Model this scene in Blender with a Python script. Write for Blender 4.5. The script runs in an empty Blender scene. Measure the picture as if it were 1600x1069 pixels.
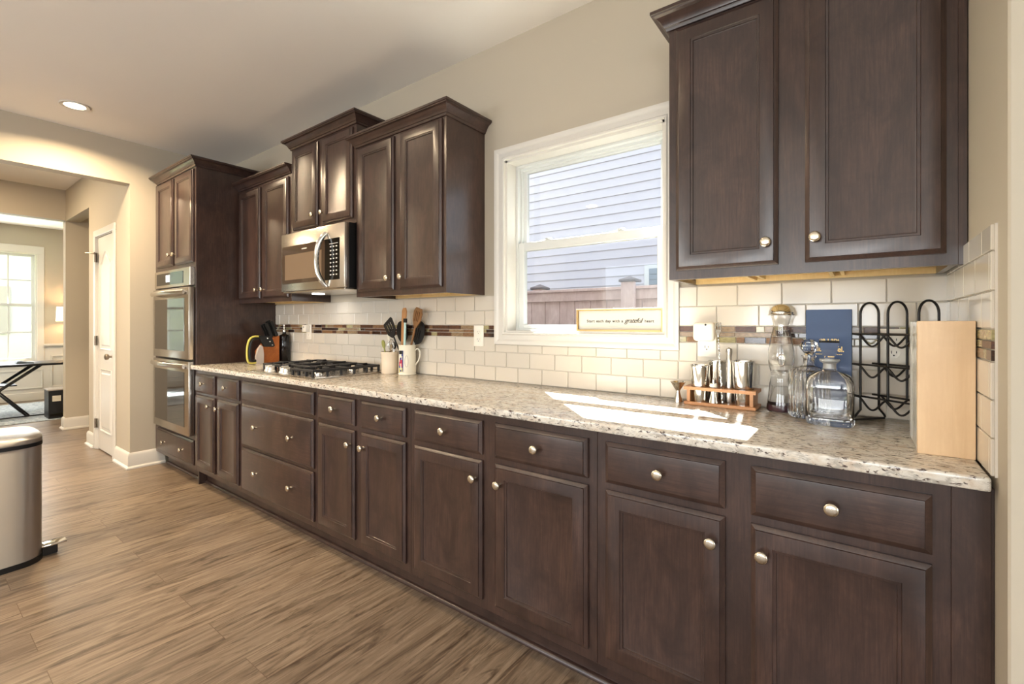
import bpy, bmesh, math, random
from mathutils import Vector, Matrix
R = math.radians
random.seed(7)
S = bpy.context.scene
COL = S.collection

# ------------------------------------------------------------------ camera
cam_d = bpy.data.cameras.new('camera')
cam = bpy.data.objects.new('camera', cam_d)
COL.objects.link(cam)
cam_d.sensor_width = 36.0
cam_d.lens = 728.1 / 1600 * 36
cam_d.shift_y = -30.0 / 1600
cam_d.clip_start = 0.02
cam.location = (0, -2.004, 1.2338)
cam.rotation_euler = (R(90), 0, 0.6433)
S.camera = cam

# ------------------------------------------------------------------ sky, sun, exposure
S.view_settings.view_transform = 'Standard'
S.view_settings.look = 'None'
S.view_settings.exposure = -0.15
S.view_settings.gamma = 1.0
S.view_settings.use_curve_mapping = False
S.cycles.use_denoising = True
S.cycles.max_bounces = 12
S.cycles.diffuse_bounces = 5
S.cycles.glossy_bounces = 5
S.cycles.transmission_bounces = 12
S.cycles.transparent_max_bounces = 16
S.cycles.sample_clamp_indirect = 40.0
S.cycles.caustics_reflective = False
S.cycles.caustics_refractive = True
S.cycles.blur_glossy = 1.0

world = bpy.data.worlds.new('sky')
S.world = world
world.use_nodes = True
wn = world.node_tree.nodes
wl = world.node_tree.links
wn.clear()
sky = wn.new('ShaderNodeTexSky')
sky.sky_type = 'NISHITA'
sky.sun_disc = False
sky.sun_elevation = R(47)
sky.sun_rotation = R(-45)
sky.air_density = 1.0
sky.dust_density = 1.5
bg = wn.new('ShaderNodeBackground')
bg.inputs['Strength'].default_value = 0.88
hsv = wn.new('ShaderNodeHueSaturation')
hsv.inputs['Saturation'].default_value = 0.35
wo = wn.new('ShaderNodeOutputWorld')
wl.new(sky.outputs[0], hsv.inputs['Color'])
wl.new(hsv.outputs[0], bg.inputs['Color'])
wl.new(bg.outputs[0], wo.inputs['Surface'])


def lamp(name, kind, loc, energy, color=(1, 1, 1), rot=(0, 0, 0), size=None, size_y=None, shape=None, spread=None, angle=None):
    d = bpy.data.lights.new(name, kind)
    d.energy = energy
    d.color = color
    if kind == 'AREA':
        d.shape = shape or 'RECTANGLE'
        d.size = size
        if size_y:
            d.size_y = size_y
        if spread:
            d.spread = spread
    if kind == 'SUN' and angle:
        d.angle = angle
    if kind in ('POINT', 'SPOT') and size:
        d.shadow_soft_size = size
    o = bpy.data.objects.new(name, d)
    COL.objects.link(o)
    o.location = loc
    o.rotation_euler = rot
    return o


sun = lamp('sun', 'SUN', (-6, 6, 9), 120.0, (1.0, 0.97, 0.92), angle=R(0.6))
sun.rotation_euler = Vector((0.65, -0.65, -1.0)).to_track_quat('-Z', 'Y').to_euler()
DAY = (0.95, 0.98, 1.0)
# added area lamps at assumed rear windows, tilted up to brighten the ceiling
for wx in (-3.2, -0.6, 2.0):
    lamp('rear_fill', 'AREA', (wx, -6.15, 1.2), 118, DAY, (R(146), 0, 0), 1.7, 1.2)
lamp('daylight_side', 'AREA', (4.1, -2.1, 1.35), 50, DAY, (R(112), 0, R(90)), 1.2, 1.7)
lamp('daylight_dining', 'AREA', (-10.45, -1.07, 1.5), 34, DAY, (R(90), 0, R(-90)), 0.8, 1.6)
WARM = (1.0, 0.77, 0.50)

# ------------------------------------------------------------------ materials


def srgb(r, g, b):
    def f(c):
        c /= 255.0
        return c / 12.92 if c <= 0.04045 else ((c + 0.055) / 1.055) ** 2.4
    return (f(r), f(g), f(b), 1.0)


def mat(name, color=None, rough=0.5, metal=0.0, spec=0.5, trans=0.0, ior=1.45, coat=0.0):
    m = bpy.data.materials.new(name)
    m.use_nodes = True
    b = m.node_tree.nodes['Principled BSDF']
    if color:
        b.inputs['Base Color'].default_value = color
    b.inputs['Roughness'].default_value = rough
    b.inputs['Metallic'].default_value = metal
    b.inputs['Specular IOR Level'].default_value = spec
    b.inputs['Transmission Weight'].default_value = trans
    b.inputs['IOR'].default_value = ior
    b.inputs['Coat Weight'].default_value = coat
    return m


def N(m, t, **kw):
    n = m.node_tree.nodes.new(t)
    for k, v in kw.items():
        setattr(n, k, v)
    return n


def lk(m, a, b):
    m.node_tree.links.new(a, b)


def bsdf(m):
    return m.node_tree.nodes['Principled BSDF']


def coords(m, scale=(1, 1, 1), rot=(0, 0, 0), loc=(0, 0, 0)):
    tc = N(m, 'ShaderNodeTexCoord')
    mp = N(m, 'ShaderNodeMapping')
    mp.inputs['Scale'].default_value = scale
    mp.inputs['Rotation'].default_value = rot
    mp.inputs['Location'].default_value = loc
    lk(m, tc.outputs['Object'], mp.inputs['Vector'])
    return mp.outputs['Vector']


def noise(m, vec, scale=5, detail=4, rough=0.5, dist=0.0):
    n = N(m, 'ShaderNodeTexNoise')
    n.inputs['Scale'].default_value = scale
    n.inputs['Detail'].default_value = detail
    n.inputs['Roughness'].default_value = rough
    n.inputs['Distortion'].default_value = dist
    lk(m, vec, n.inputs['Vector'])
    return n.outputs['Fac']


def ramp(m, fac, stops):
    r = N(m, 'ShaderNodeValToRGB')
    e = r.color_ramp.elements
    while len(e) > 1:
        e.remove(e[-1])
    e[0].position = stops[0][0]
    e[0].color = stops[0][1]
    for p, c in stops[1:]:
        x = e.new(p)
        x.color = c
    lk(m, fac, r.inputs['Fac'])
    return r.outputs['Color']


def mix(m, fac, a, b, mode='MIX'):
    n = N(m, 'ShaderNodeMix', data_type='RGBA', blend_type=mode)
    if isinstance(fac, (int, float)):
        n.inputs[0].default_value = fac
    else:
        lk(m, fac, n.inputs[0])
    for i, v in ((6, a), (7, b)):
        if isinstance(v, tuple):
            n.inputs[i].default_value = v
        else:
            lk(m, v, n.inputs[i])
    return n.outputs[2]


def bump(m, h, strength=0.2, dist=0.002):
    b = N(m, 'ShaderNodeBump')
    b.inputs['Strength'].default_value = strength
    b.inputs['Distance'].default_value = dist
    lk(m, h, b.inputs['Height'])
    lk(m, b.outputs['Normal'], bsdf(m).inputs['Normal'])


def painted(name, c, rough=0.6, sc=60, st=0.05):
    m = mat(name, c, rough)
    v = coords(m)
    h = noise(m, v, sc, 3)
    bump(m, h, st, 0.002)
    c2 = tuple(x * 0.96 for x in c[:3]) + (1,)
    lk(m, mix(m, noise(m, v, 1.3, 3), c, c2), bsdf(m).inputs['Base Color'])
    return m


def wood(name, dark, light, gs=(30, 30, 1.6), rough=0.38, blot=0.5, st=0.08):
    """stained timber with the grain running along local z"""
    m = mat(name, light, rough, coat=0.35 if 'espresso' in name else 0.0)
    bsdf(m).inputs['Coat Roughness'].default_value = 0.2
    g = noise(m, coords(m, tuple(x * 1.9 for x in gs)), 3.0, 8, 0.66, 0.4)
    c = ramp(m, g, [(0.30, dark), (0.70, light)])
    bl = noise(m, coords(m, (1, 1, 0.6)), 9.0, 6, 0.68, 0.6)
    d2 = tuple(x * (1 - blot * 0.6) for x in dark[:3]) + (1,)
    c = mix(m, ramp(m, bl, [(0.30, (0, 0, 0, 1)), (0.72, (1, 1, 1, 1))]), d2, c)
    lk(m, c, bsdf(m).inputs['Base Color'])
    bump(m, g, st, 0.0008)
    return m


M = {}
M['wall'] = painted('beige wall paint', srgb(186, 176, 158), 0.65)
M['ceil'] = painted('ceiling paint', srgb(244, 240, 234), 0.8, 90, 0.1)
M['white'] = painted('white trim paint', srgb(212, 208, 200), 0.35, 40, 0.02)
M['vinyl'] = mat('white vinyl', srgb(206, 208, 205), 0.35)
M['wood'] = wood('espresso stained maple', srgb(52, 37, 33), srgb(86, 63, 54), rough=0.3)
M['woodh'] = wood('espresso stained maple sideways', srgb(52, 37, 33), srgb(86, 63, 54), gs=(1.6, 30, 30), rough=0.33)
M['maple'] = wood('raw maple', srgb(214, 186, 132), srgb(232, 208, 158), rough=0.5, blot=0.1)
M['paleboard'] = wood('pale birch', srgb(214, 180, 140), srgb(228, 198, 158), gs=(14, 14, 0.8), rough=0.35, blot=0.06)
M['bamboo'] = wood('bamboo', srgb(176, 122, 78), srgb(204, 152, 104), gs=(2, 40, 40), rough=0.4, blot=0.15)
M['blockwood'] = wood('knife block oak', srgb(150, 78, 28), srgb(206, 128, 58), gs=(40, 40, 40), rough=0.4, blot=0.2)
M['spoonwood'] = wood('beech', srgb(176, 122, 74), srgb(208, 158, 104), gs=(30, 30, 2), rough=0.5, blot=0.2)
M['spoondark'] = wood('acacia', srgb(128, 88, 50), srgb(160, 116, 72), gs=(30, 30, 2), rough=0.5, blot=0.2)
M['steel'] = mat('brushed stainless steel', srgb(198, 192, 184), 0.26, 1.0)
_m = M['steel']
_n = noise(_m, coords(_m, (3, 3, 220)), 4, 3)
bump(_m, _n, 0.04, 0.0005)
M['steelv'] = mat('bin stainless steel', srgb(208, 206, 204), 0.48, 1.0)
_m = M['steelv']
bsdf(_m).inputs['Anisotropic'].default_value = 0.96
bsdf(_m).inputs['Anisotropic Rotation'].default_value = 0.25
_t = N(_m, 'ShaderNodeTangent', direction_type='RADIAL', axis='Z')
lk(_m, _t.outputs[0], bsdf(_m).inputs['Tangent'])
M['knobsteel'] = mat('cast knob metal', srgb(206, 200, 190), 0.42, 0.85)
M['chrome'] = mat('polished steel', srgb(215, 213, 208), 0.09, 1.0)
M['nickel'] = mat('satin nickel', srgb(214, 204, 186), 0.24, 1.0)
M['bronze'] = mat('aged bronze', srgb(156, 144, 130), 0.35, 1.0)
M['black'] = mat('black plastic', srgb(20, 20, 21), 0.4)
M['blackgloss'] = mat('black glass', srgb(14, 13, 13), 0.06)
M['ovenglass'] = mat('oven door glass', srgb(46, 38, 32), 0.04, 0.0, 1.0)
M['microglass'] = mat('microwave door glass', srgb(70, 56, 46), 0.07, 0.0, 0.9)
M['iron'] = mat('cast iron', srgb(30, 29, 31), 0.45)
M['wire'] = mat('black wire', srgb(22, 19, 18), 0.45)
M['grout'] = painted('grout', srgb(214, 207, 195), 0.8)
M['tile'] = mat('glazed white tile', srgb(228, 220, 208), 0.12)
_m = M['tile']
lk(_m, mix(_m, noise(_m, coords(_m), 4, 2), srgb(208, 201, 189), srgb(200, 191, 177)), bsdf(_m).inputs['Base Color'])
bump(_m, noise(_m, coords(_m), 14, 2), 0.03, 0.004)


def mosaic(name, a, b, rough):
    m = mat(name, a, rough)
    v = coords(m, (20, 20, 50))
    lk(m, ramp(m, noise(m, v, 4, 5, 0.6), [(0.35, a), (0.65, b)]), bsdf(m).inputs['Base Color'])
    return m


M['mos1'] = mosaic('dark brown mosaic', srgb(58, 34, 24), srgb(96, 62, 40), 0.3)
M['mos2'] = mosaic('olive glass mosaic', srgb(138, 128, 92), srgb(168, 158, 118), 0.08)
M['mos3'] = mosaic('taupe mosaic', srgb(120, 98, 74), srgb(154, 130, 100), 0.2)
M['mos4'] = mosaic('near black mosaic', srgb(36, 22, 18), srgb(62, 40, 30), 0.1)
M['mos5'] = mosaic('rust stone mosaic', srgb(104, 72, 44), srgb(140, 104, 70), 0.45)

# granite
_m = mat('speckled granite', rough=0.16)
M['granite'] = _m
v = coords(_m, (0.7, 1, 1))
base = ramp(_m, noise(_m, v, 22, 6, 0.68, 0.5), [(0.30, srgb(182, 160, 140)), (0.42, srgb(204, 192, 176)), (0.55, srgb(214, 208, 197)), (0.72, srgb(203, 199, 191))])
grey = ramp(_m, noise(_m, coords(_m, (0.5, 1, 1), loc=(3, 1, 0)), 60, 5, 0.72, 0.6), [(0.50, (0, 0, 0, 1)), (0.60, (1, 1, 1, 1))])
c1 = mix(_m, grey, base, srgb(170, 163, 153))
dk = ramp(_m, noise(_m, coords(_m, (0.42, 1, 1), loc=(7, 2, 4)), 105, 3, 0.62, 0.4), [(0.575, (0, 0, 0, 1)), (0.63, (1, 1, 1, 1))])
c2 = mix(_m, dk, c1, srgb(84, 72, 66))
big = ramp(_m, noise(_m, coords(_m, (0.8, 1, 1), loc=(1, 9, 4)), 64, 4, 0.7, 0.8), [(0.63, (0, 0, 0, 1)), (0.67, (1, 1, 1, 1))])
c3 = mix(_m, big, c2, srgb(64, 40, 32))
lk(_m, c3, bsdf(_m).inputs['Base Color'])

# plank floor, planks run along y
_m = mat('vinyl plank floor', rough=0.33)
M['floor'] = _m
tc = N(_m, 'ShaderNodeTexCoord')
sep = N(_m, 'ShaderNodeSeparateXYZ')
lk(_m, tc.outputs['Object'], sep.inputs[0])
cmb = N(_m, 'ShaderNodeCombineXYZ')
lk(_m, sep.outputs['Y'], cmb.inputs['X'])
lk(_m, sep.outputs['X'], cmb.inputs['Y'])
br = N(_m, 'ShaderNodeTexBrick')
br.offset = 0.37
br.offset_frequency = 2
br.inputs['Scale'].default_value = 1.0
br.inputs['Brick Width'].default_value = 1.22
br.inputs['Row Height'].default_value = 0.165
br.inputs['Mortar Size'].default_value = 0.0012
br.inputs['Mortar Smooth'].default_value = 0.2
br.inputs['Color1'].default_value = (0, 0, 0, 1)
br.inputs['Color2'].default_value = (1, 1, 1, 1)
br.inputs['Mortar'].default_value = (0.5, 0.5, 0.5, 1)
lk(_m, cmb.outputs[0], br.inputs['Vector'])
off = N(_m, 'ShaderNodeVectorMath', operation='MULTIPLY_ADD')
lk(_m, br.outputs['Color'], off.inputs[0])
off.inputs[1].default_value = (13.0, 7.0, 3.0)
lk(_m, tc.outputs['Object'], off.inputs[2])
mp = N(_m, 'ShaderNodeMapping')
mp.inputs['Scale'].default_value = (34, 2.2, 1)
lk(_m, off.outputs[0], mp.inputs['Vector'])
g1 = noise(_m, mp.outputs[0], 1.0, 10, 0.72, 1.6)
mp2 = N(_m, 'ShaderNodeMapping')
mp2.inputs['Scale'].default_value = (11, 1.5, 1)
lk(_m, off.outputs[0], mp2.inputs['Vector'])
g2 = noise(_m, mp2.outputs[0], 1.0, 7, 0.66, 2.6)
mp3 = N(_m, 'ShaderNodeMapping')
mp3.inputs['Scale'].default_value = (90, 3.0, 1)
lk(_m, off.outputs[0], mp3.inputs['Vector'])
g3 = noise(_m, mp3.outputs[0], 1.0, 4, 0.6, 0.5)
cA = ramp(_m, g1, [(0.28, srgb(100, 85, 71)), (0.42, srgb(134, 117, 100)), (0.56, srgb(158, 141, 123)), (0.72, srgb(176, 160, 142))])
cA = mix(_m, ramp(_m, g3, [(0.30, (0.55, 0.55, 0.55, 1)), (0.55, (0, 0, 0, 1))]), cA, srgb(108, 91, 76))
cB = mix(_m, ramp(_m, g2, [(0.34, (1, 1, 1, 1)), (0.41, (0.55, 0.55, 0.55, 1)), (0.50, (0, 0, 0, 1))]), cA, srgb(86, 70, 56))
bw = N(_m, 'ShaderNodeRGBToBW')
lk(_m, br.outputs['Color'], bw.inputs[0])
tone = ramp(_m, bw.outputs[0], [(0.0, srgb(212, 209, 207)), (0.5, srgb(228, 226, 224)), (1.0, srgb(242, 239, 235))])
cC = mix(_m, 1.0, cB, tone, 'MULTIPLY')
cD = mix(_m, br.outputs['Fac'], cC, srgb(96, 76, 60))
lk(_m, cD, bsdf(_m).inputs['Base Color'])
bump(_m, g1, 0.06, 0.001)

# thin window glass
_m = bpy.data.materials.new('window pane glass')
_m.use_nodes = True
M['pane'] = _m
_m.node_tree.nodes.clear()
o_ = N(_m, 'ShaderNodeOutputMaterial')
t_ = N(_m, 'ShaderNodeBsdfTransparent')
t_.inputs[0].default_value = (0.96, 0.98, 0.97, 1)
gl = N(_m, 'ShaderNodeBsdfGlossy')
gl.inputs['Roughness'].default_value = 0.02
lw = N(_m, 'ShaderNodeLayerWeight')
pw = N(_m, 'ShaderNodeMath', operation='POWER')
lk(_m, lw.outputs['Facing'], pw.inputs[0])
pw.inputs[1].default_value = 5.0
fr = N(_m, 'ShaderNodeMath', operation='MULTIPLY_ADD')
lk(_m, pw.outputs[0], fr.inputs[0])
fr.inputs[1].default_value = 0.8
fr.inputs[2].default_value = 0.035
mx = N(_m, 'ShaderNodeMixShader')
lk(_m, fr.outputs[0], mx.inputs[0])
lk(_m, t_.outputs[0], mx.inputs[1])
lk(_m, gl.outputs[0], mx.inputs[2])
lk(_m, mx.outputs[0], o_.inputs[0])

M['glass'] = mat('clear glass', (1, 1, 1, 1), 0.0, 0, 0.5, 1.0, 1.48)
M['smoke'] = mat('dark glass base', srgb(60, 40, 44), 0.1)
M['frost'] = mat('frosted glass', (0.95, 0.96, 0.96, 1), 0.35, 0, 0.5, 0.85, 1.48)
M['cream'] = mat('cream ceramic', srgb(220, 206, 186), 0.28)
M['ivory'] = mat('ivory ceramic', srgb(226, 220, 202), 0.2)
M['navy'] = mat('navy card', srgb(28, 52, 92), 0.4)
_m = M['navy']
lk(_m, mix(_m, noise(_m, coords(_m), 9, 4), srgb(24, 46, 84), srgb(44, 74, 116)), bsdf(_m).inputs['Base Color'])
M['gold'] = mat('gold print', srgb(226, 196, 128), 0.4, 0.3)
M['goldframe'] = mat('brass frame', srgb(176, 146, 96), 0.32, 0.7)
M['paper'] = mat('sign paper', srgb(222, 216, 202), 0.6)
M['ink'] = mat('dark ink', srgb(40, 38, 36), 0.6)
M['outlet'] = mat('outlet plastic', srgb(236, 230, 218), 0.3)
M['slot'] = mat('outlet slot', srgb(30, 26, 24), 0.6)
M['lime'] = mat('yellow green rubber', srgb(206, 196, 96), 0.45)
M['greyp'] = mat('grey plastic', srgb(178, 170, 164), 0.45)
M['teal'] = mat('pale teal silicone', srgb(176, 208, 204), 0.4)
M['olive'] = mat('olive silicone', srgb(150, 150, 84), 0.4)
M['amber'] = mat('dark bottle glass', srgb(22, 18, 18), 0.08)
M['red'] = mat('red print', srgb(186, 44, 56), 0.4)
M['blue'] = mat('blue print', srgb(36, 50, 122), 0.4)
M['marble'] = mat('pale marble', rough=0.15)
_m = M['marble']
lk(_m, ramp(_m, noise(_m, coords(_m, (4, 4, 1.5)), 6, 6, 0.6, 1.5), [(0.35, srgb(176, 174, 168)), (0.55, srgb(226, 224, 214)), (0.8, srgb(236, 234, 226))]), bsdf(_m).inputs['Base Color'])
M['mark'] = mat('pale print', srgb(214, 210, 204), 0.5)
M['rug'] = mat('rug pile', rough=0.9)
_m = M['rug']
lk(_m, ramp(_m, noise(_m, coords(_m), 22, 5, 0.7, 0.6), [(0.35, srgb(120, 128, 136)), (0.5, srgb(158, 166, 172)), (0.65, srgb(196, 200, 200))]), bsdf(_m).inputs['Base Color'])
M['mesh'] = mat('grey mesh', srgb(120, 120, 118), 0.6)
M['siding'] = painted('lap siding paint', srgb(194, 191, 198), 0.6)
M['sidingdark'] = painted('shutter paint', srgb(120, 132, 144), 0.6)
M['fence'] = wood('weathered fence pine', srgb(222, 194, 186), srgb(250, 232, 226), gs=(30, 30, 1.2), rough=0.8, blot=0.25)
M['fencecap'] = mat('grey post cap', srgb(112, 104, 106), 0.7)
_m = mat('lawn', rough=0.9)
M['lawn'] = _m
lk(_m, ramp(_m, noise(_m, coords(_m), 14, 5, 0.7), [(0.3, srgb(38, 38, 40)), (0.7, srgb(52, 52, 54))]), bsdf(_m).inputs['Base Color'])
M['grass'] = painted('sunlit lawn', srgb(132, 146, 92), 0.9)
M['roof'] = painted('roof shingles', srgb(60, 58, 58), 0.8)
M['leaf'] = painted('shrub leaves', srgb(86, 112, 60), 0.7)


def emis(name, c, s):
    m = mat(name, c, 0.5)
    bsdf(m).inputs['Emission Color'].default_value = c
    bsdf(m).inputs['Emission Strength'].default_value = s
    return m


M['bulb'] = emis('lit lens', (1.0, 0.86, 0.66, 1), 14.0)
M['shade'] = emis('lit lamp shade', (1.0, 0.83, 0.62, 1), 1.2)
M['hoodlens'] = emis('lit hood lens', (1.0, 0.97, 0.92, 1), 4.0)
M['display'] = emis('lit oven display', (0.75, 0.85, 0.95, 1), 0.6)

# ------------------------------------------------------------------ mesh helpers


class MB:
    def __init__(self):
        self.bm = bmesh.new()
        self.mats = []
        self.mi = 0

    def use(self, m):
        if m not in self.mats:
            self.mats.append(m)
        self.mi = self.mats.index(m)
        return self

    def _f(self, vs):
        try:
            f = self.bm.faces.new(vs)
            f.material_index = self.mi
            return f
        except ValueError:
            return None

    def box(self, x0, x1, y0, y1, z0, z1, bev=0.0, seg=1, mtx=None):
        vs = [self.bm.verts.new((x, y, z)) for z in (z0, z1) for y in (y0, y1) for x in (x0, x1)]
        fs = [self._f([vs[i] for i in q]) for q in ((0, 2, 3, 1), (4, 5, 7, 6), (0, 1, 5, 4), (2, 6, 7, 3), (0, 4, 6, 2), (1, 3, 7, 5))]
        if bev:
            es = list({e for f in fs for e in f.edges})
            r = bmesh.ops.bevel(self.bm, geom=es, offset=bev, segments=seg, affect='EDGES', profile=0.5)
            for f in r['faces']:
                f.material_index = self.mi
            if mtx:
                vv = set(v for f in r['faces'] for v in f.verts)
                bmesh.ops.transform(self.bm, matrix=mtx, verts=list(vv))
        elif mtx:
            bmesh.ops.transform(self.bm, matrix=mtx, verts=vs)
        return self

    def lathe(self, prof, c=(0, 0, 0), seg=32, axis='z', rfun=None, mtx=None):
        """prof: list of (radius, height); r==0 closes to a point"""
        rings = []
        allv = []
        for r, h in prof:
            ring = []
            if r < 1e-6:
                ring = [self.bm.verts.new(self._ax(0, 0, h, c, axis))]
            else:
                for i in range(seg):
                    a = 2 * math.pi * i / seg
                    rr = r * (rfun(a, h) if rfun else 1)
                    ring.append(self.bm.verts.new(self._ax(rr * math.cos(a), rr * math.sin(a), h, c, axis)))
            rings.append(ring)
            allv += ring
        for a, b in zip(rings, rings[1:]):
            if len(a) == 1 and len(b) == 1:
                continue
            for i in range(seg):
                j = (i + 1) % seg
                if len(a) == 1:
                    self._f([a[0], b[j], b[i]])
                elif len(b) == 1:
                    self._f([a[i], a[j], b[0]])
                else:
                    self._f([a[i], a[j], b[j], b[i]])
        if mtx:
            bmesh.ops.transform(self.bm, matrix=mtx, verts=allv)
        return self

    @staticmethod
    def _ax(u, v, h, c, axis):
        if axis == 'z':
            return (c[0] + u, c[1] + v, c[2] + h)
        if axis == 'y':      # height runs towards -y
            return (c[0] + u, c[1] - h, c[2] + v)
        return (c[0] + h, c[1] + u, c[2] + v)

    def cyl(self, c, r, h, seg=24, axis='z', r2=None):
        r2 = r if r2 is None else r2
        return self.lathe([(0, 0), (r, 0), (r2, h), (0, h)], c, seg, axis)

    def tube(self, pts, r, seg=8, closed=False, flat=None):
        """round bar along a polyline; r may be a list"""
        P = [Vector(p) for p in pts]
        n = len(P)
        rs = r if isinstance(r, (list, tuple)) else [r] * n
        rings = []
        up = None
        for i, p in enumerate(P):
            if closed:
                d = P[(i + 1) % n] - P[i - 1]
            else:
                d = P[min(i + 1, n - 1)] - P[max(i - 1, 0)]
            d.normalize()
            if up is None:
                up = Vector((0, 0, 1)) if abs(d.z) < 0.9 else Vector((1, 0, 0))
            s = d.cross(up)
            if s.length < 1e-6:
                s = d.orthogonal()
            s.normalize()
            up = s.cross(d).normalized()
            fx, fy = flat or (1, 1)
            rings.append([self.bm.verts.new(p + (s * math.cos(2 * math.pi * k / seg) * fx + up * math.sin(2 * math.pi * k / seg) * fy) * rs[i]) for k in range(seg)])
        m = n if closed else n - 1
        for i in range(m):
            a, b = rings[i], rings[(i + 1) % n]
            for k in range(seg):
                l = (k + 1) % seg
                self._f([a[k], a[l], b[l], b[k]])
        if not closed:
            self._f(rings[0][::-1])
            self._f(rings[-1])
        return self

    def prism(self, poly, a, b, plane='xz', mtx=None):
        """polygon extruded from a to b along the axis missing from plane"""
        def P(u, v, w):
            return {'xz': (u, w, v), 'yz': (w, u, v), 'xy': (u, v, w)}[plane]
        A = [self.bm.verts.new(P(u, v, a)) for u, v in poly]
        B = [self.bm.verts.new(P(u, v, b)) for u, v in poly]
        n = len(poly)
        self._f(A[::-1])
        self._f(B)
        for i in range(n):
            j = (i + 1) % n
            self._f([A[i], A[j], B[j], B[i]])
        if mtx:
            bmesh.ops.transform(self.bm, matrix=mtx, verts=A + B)
        return self

    def panel(self, x0, x1, z0, z1, y, rings):
        """front facing -y; rings: (inset, depth behind y)"""
        prev = None
        for ins, d in rings:
            a, b, c, e = x0 + ins, x1 - ins, z0 + ins, z1 - ins
            cur = [self.bm.verts.new((u, y + d, w)) for u, w in ((a, c), (b, c), (b, e), (a, e))]
            if prev:
                for i in range(4):
                    j = (i + 1) % 4
                    self._f([prev[i], prev[j], cur[j], cur[i]])
            else:
                self._f(cur[::-1])
            prev = cur
        self._f(prev)
        return self

    def sweep(self, prof, path):
        """prof: (projection, z) swept along mitred plan path [(x,y)], projecting to the right-hand side of travel"""
        n = len(path)
        P = [Vector((p[0], p[1])) for p in path]
        rings = []
        for i in range(n):
            d0 = (P[i] - P[i - 1]).normalized() if i else None
            d1 = (P[i + 1] - P[i]).normalized() if i < n - 1 else None
            n0 = Vector((d0.y, -d0.x)) if d0 else None
            n1 = Vector((d1.y, -d1.x)) if d1 else None
            if n0 and n1:
                m = (n0 + n1)
                m = m / max(1e-6, m.dot(n0))
            else:
                m = n0 or n1
            rings.append([self.bm.verts.new((P[i].x + m.x * p, P[i].y + m.y * p, z)) for p, z in prof])
        k = len(prof)
        for a, b in zip(rings, rings[1:]):
            for i in range(k):
                j = (i + 1) % k
                self._f([a[i], a[j], b[j], b[i]])
        self._f(rings[0][::-1])
        self._f(rings[-1])
        return self

    def build(self, name, m=None, parent=None, angle=35, smooth=True, link=True):
        bm = self.bm
        bmesh.ops.recalc_face_normals(bm, faces=bm.faces[:])
        me = bpy.data.meshes.new(name)
        off = wloc(parent) if parent else Vector((0, 0, 0))
        if parent:
            bmesh.ops.translate(bm, vec=-off, verts=bm.verts[:])
        bm.to_mesh(me)
        bm.free()
        for x in self.mats:
            me.materials.append(x)
        if not self.mats and m:
            me.materials.append(m)
        if smooth:
            me.polygons.foreach_set('use_smooth', [True] * len(me.polygons))
            me.set_sharp_from_angle(angle=R(angle))
        o = bpy.data.objects.new(name, me)
        if link:
            COL.objects.link(o)
        if parent:
            o.parent = parent
        return o


def wloc(o):
    v = Vector((0, 0, 0))
    while o:
        v += o.location
        o = o.parent
    return v


def thing(name, label, cat, loc, group=None):
    o = bpy.data.objects.new(name, None)
    o.empty_display_size = 0.05
    o.location = loc
    COL.objects.link(o)
    o['label'] = label
    o['category'] = cat
    if group:
        o['group'] = group
    return o


def tag(o, label, cat, group=None):
    o['label'] = label
    o['category'] = cat
    if group:
        o['group'] = group
    return o


def struct(o, label=None):
    o['kind'] = 'structure'
    if label:
        o['label'] = label
    return o


def B(*a, **k):
    return MB().box(*a, **k)


def smooth_path(pts, n=6, closed=False):
    """Catmull-Rom through the points"""
    P = [Vector(p) for p in pts]
    out = []
    m = len(P)
    rng = range(m) if closed else range(m - 1)
    for i in rng:
        p0 = P[i - 1] if (closed or i) else P[0]
        p1, p2 = P[i], P[(i + 1) % m]
        p3 = P[(i + 2) % m] if (closed or i + 2 < m) else P[-1]
        for k in range(n):
            t = k / n
            out.append(0.5 * ((2 * p1) + (p2 - p0) * t + (2 * p0 - 5 * p1 + 4 * p2 - p3) * t * t + (3 * p1 - p0 - 3 * p2 + p3) * t ** 3))
    if not closed:
        out.append(P[-1])
    return out


# ------------------------------------------------------------------ room shell
CEIL = 2.765
XL = -4.945          # kitchen's left wall face
XR = 0.225           # right stub wall face
YH = -0.79           # hall wall face / opening jamb
struct(MB().box(XL - 0.12, 4.3, -6.4, 0.15, -0.12, 0.0).box(-10.7, XL - 0.12, -6.4, 1.5, -0.12, 0.0).build('floor', M['floor']))
struct(MB().box(XL - 0.12, 4.3, -6.4, 0.15, CEIL, CEIL + 0.12).box(-10.7, XL - 0.12, -6.4, 1.5, CEIL, CEIL + 0.12).build('ceiling', M['ceil']))
WX0, WX1, WZ0, WZ1 = -1.545, -0.676, 1.184, 2.112   # window opening
w = MB()
w.box(XL - 0.12, WX0, 0, 0.15, 0, CEIL).box(WX1, 4.3, 0, 0.15, 0, CEIL)
w.box(WX0, WX1, 0, 0.15, 0, WZ0).box(WX0, WX1, 0, 0.15, WZ1, CEIL)
struct(w.build('wall_back', M['wall'], smooth=False))
w = MB()
w.box(XL - 0.12, XL, YH, 0, 0, CEIL)
w.box(XL - 0.12, XL, -3.4, YH, 2.41, CEIL)
w.box(XL - 0.12, XL, -6.4, -3.4, 0, CEIL)
struct(w.build('wall_left', M['wall'], smooth=False))
struct(B(XR, 4.3, -0.72, 0, 0, CEIL, bev=0.004).build('wall_right', M['wall'], smooth=False))
xw = MB()
xw.box(XL - 0.12, WX0 - 0.02, 0.1505, 0.19, -0.3, CEIL).box(WX1 + 0.02, 4.3, 0.1505, 0.19, -0.3, CEIL)
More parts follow.
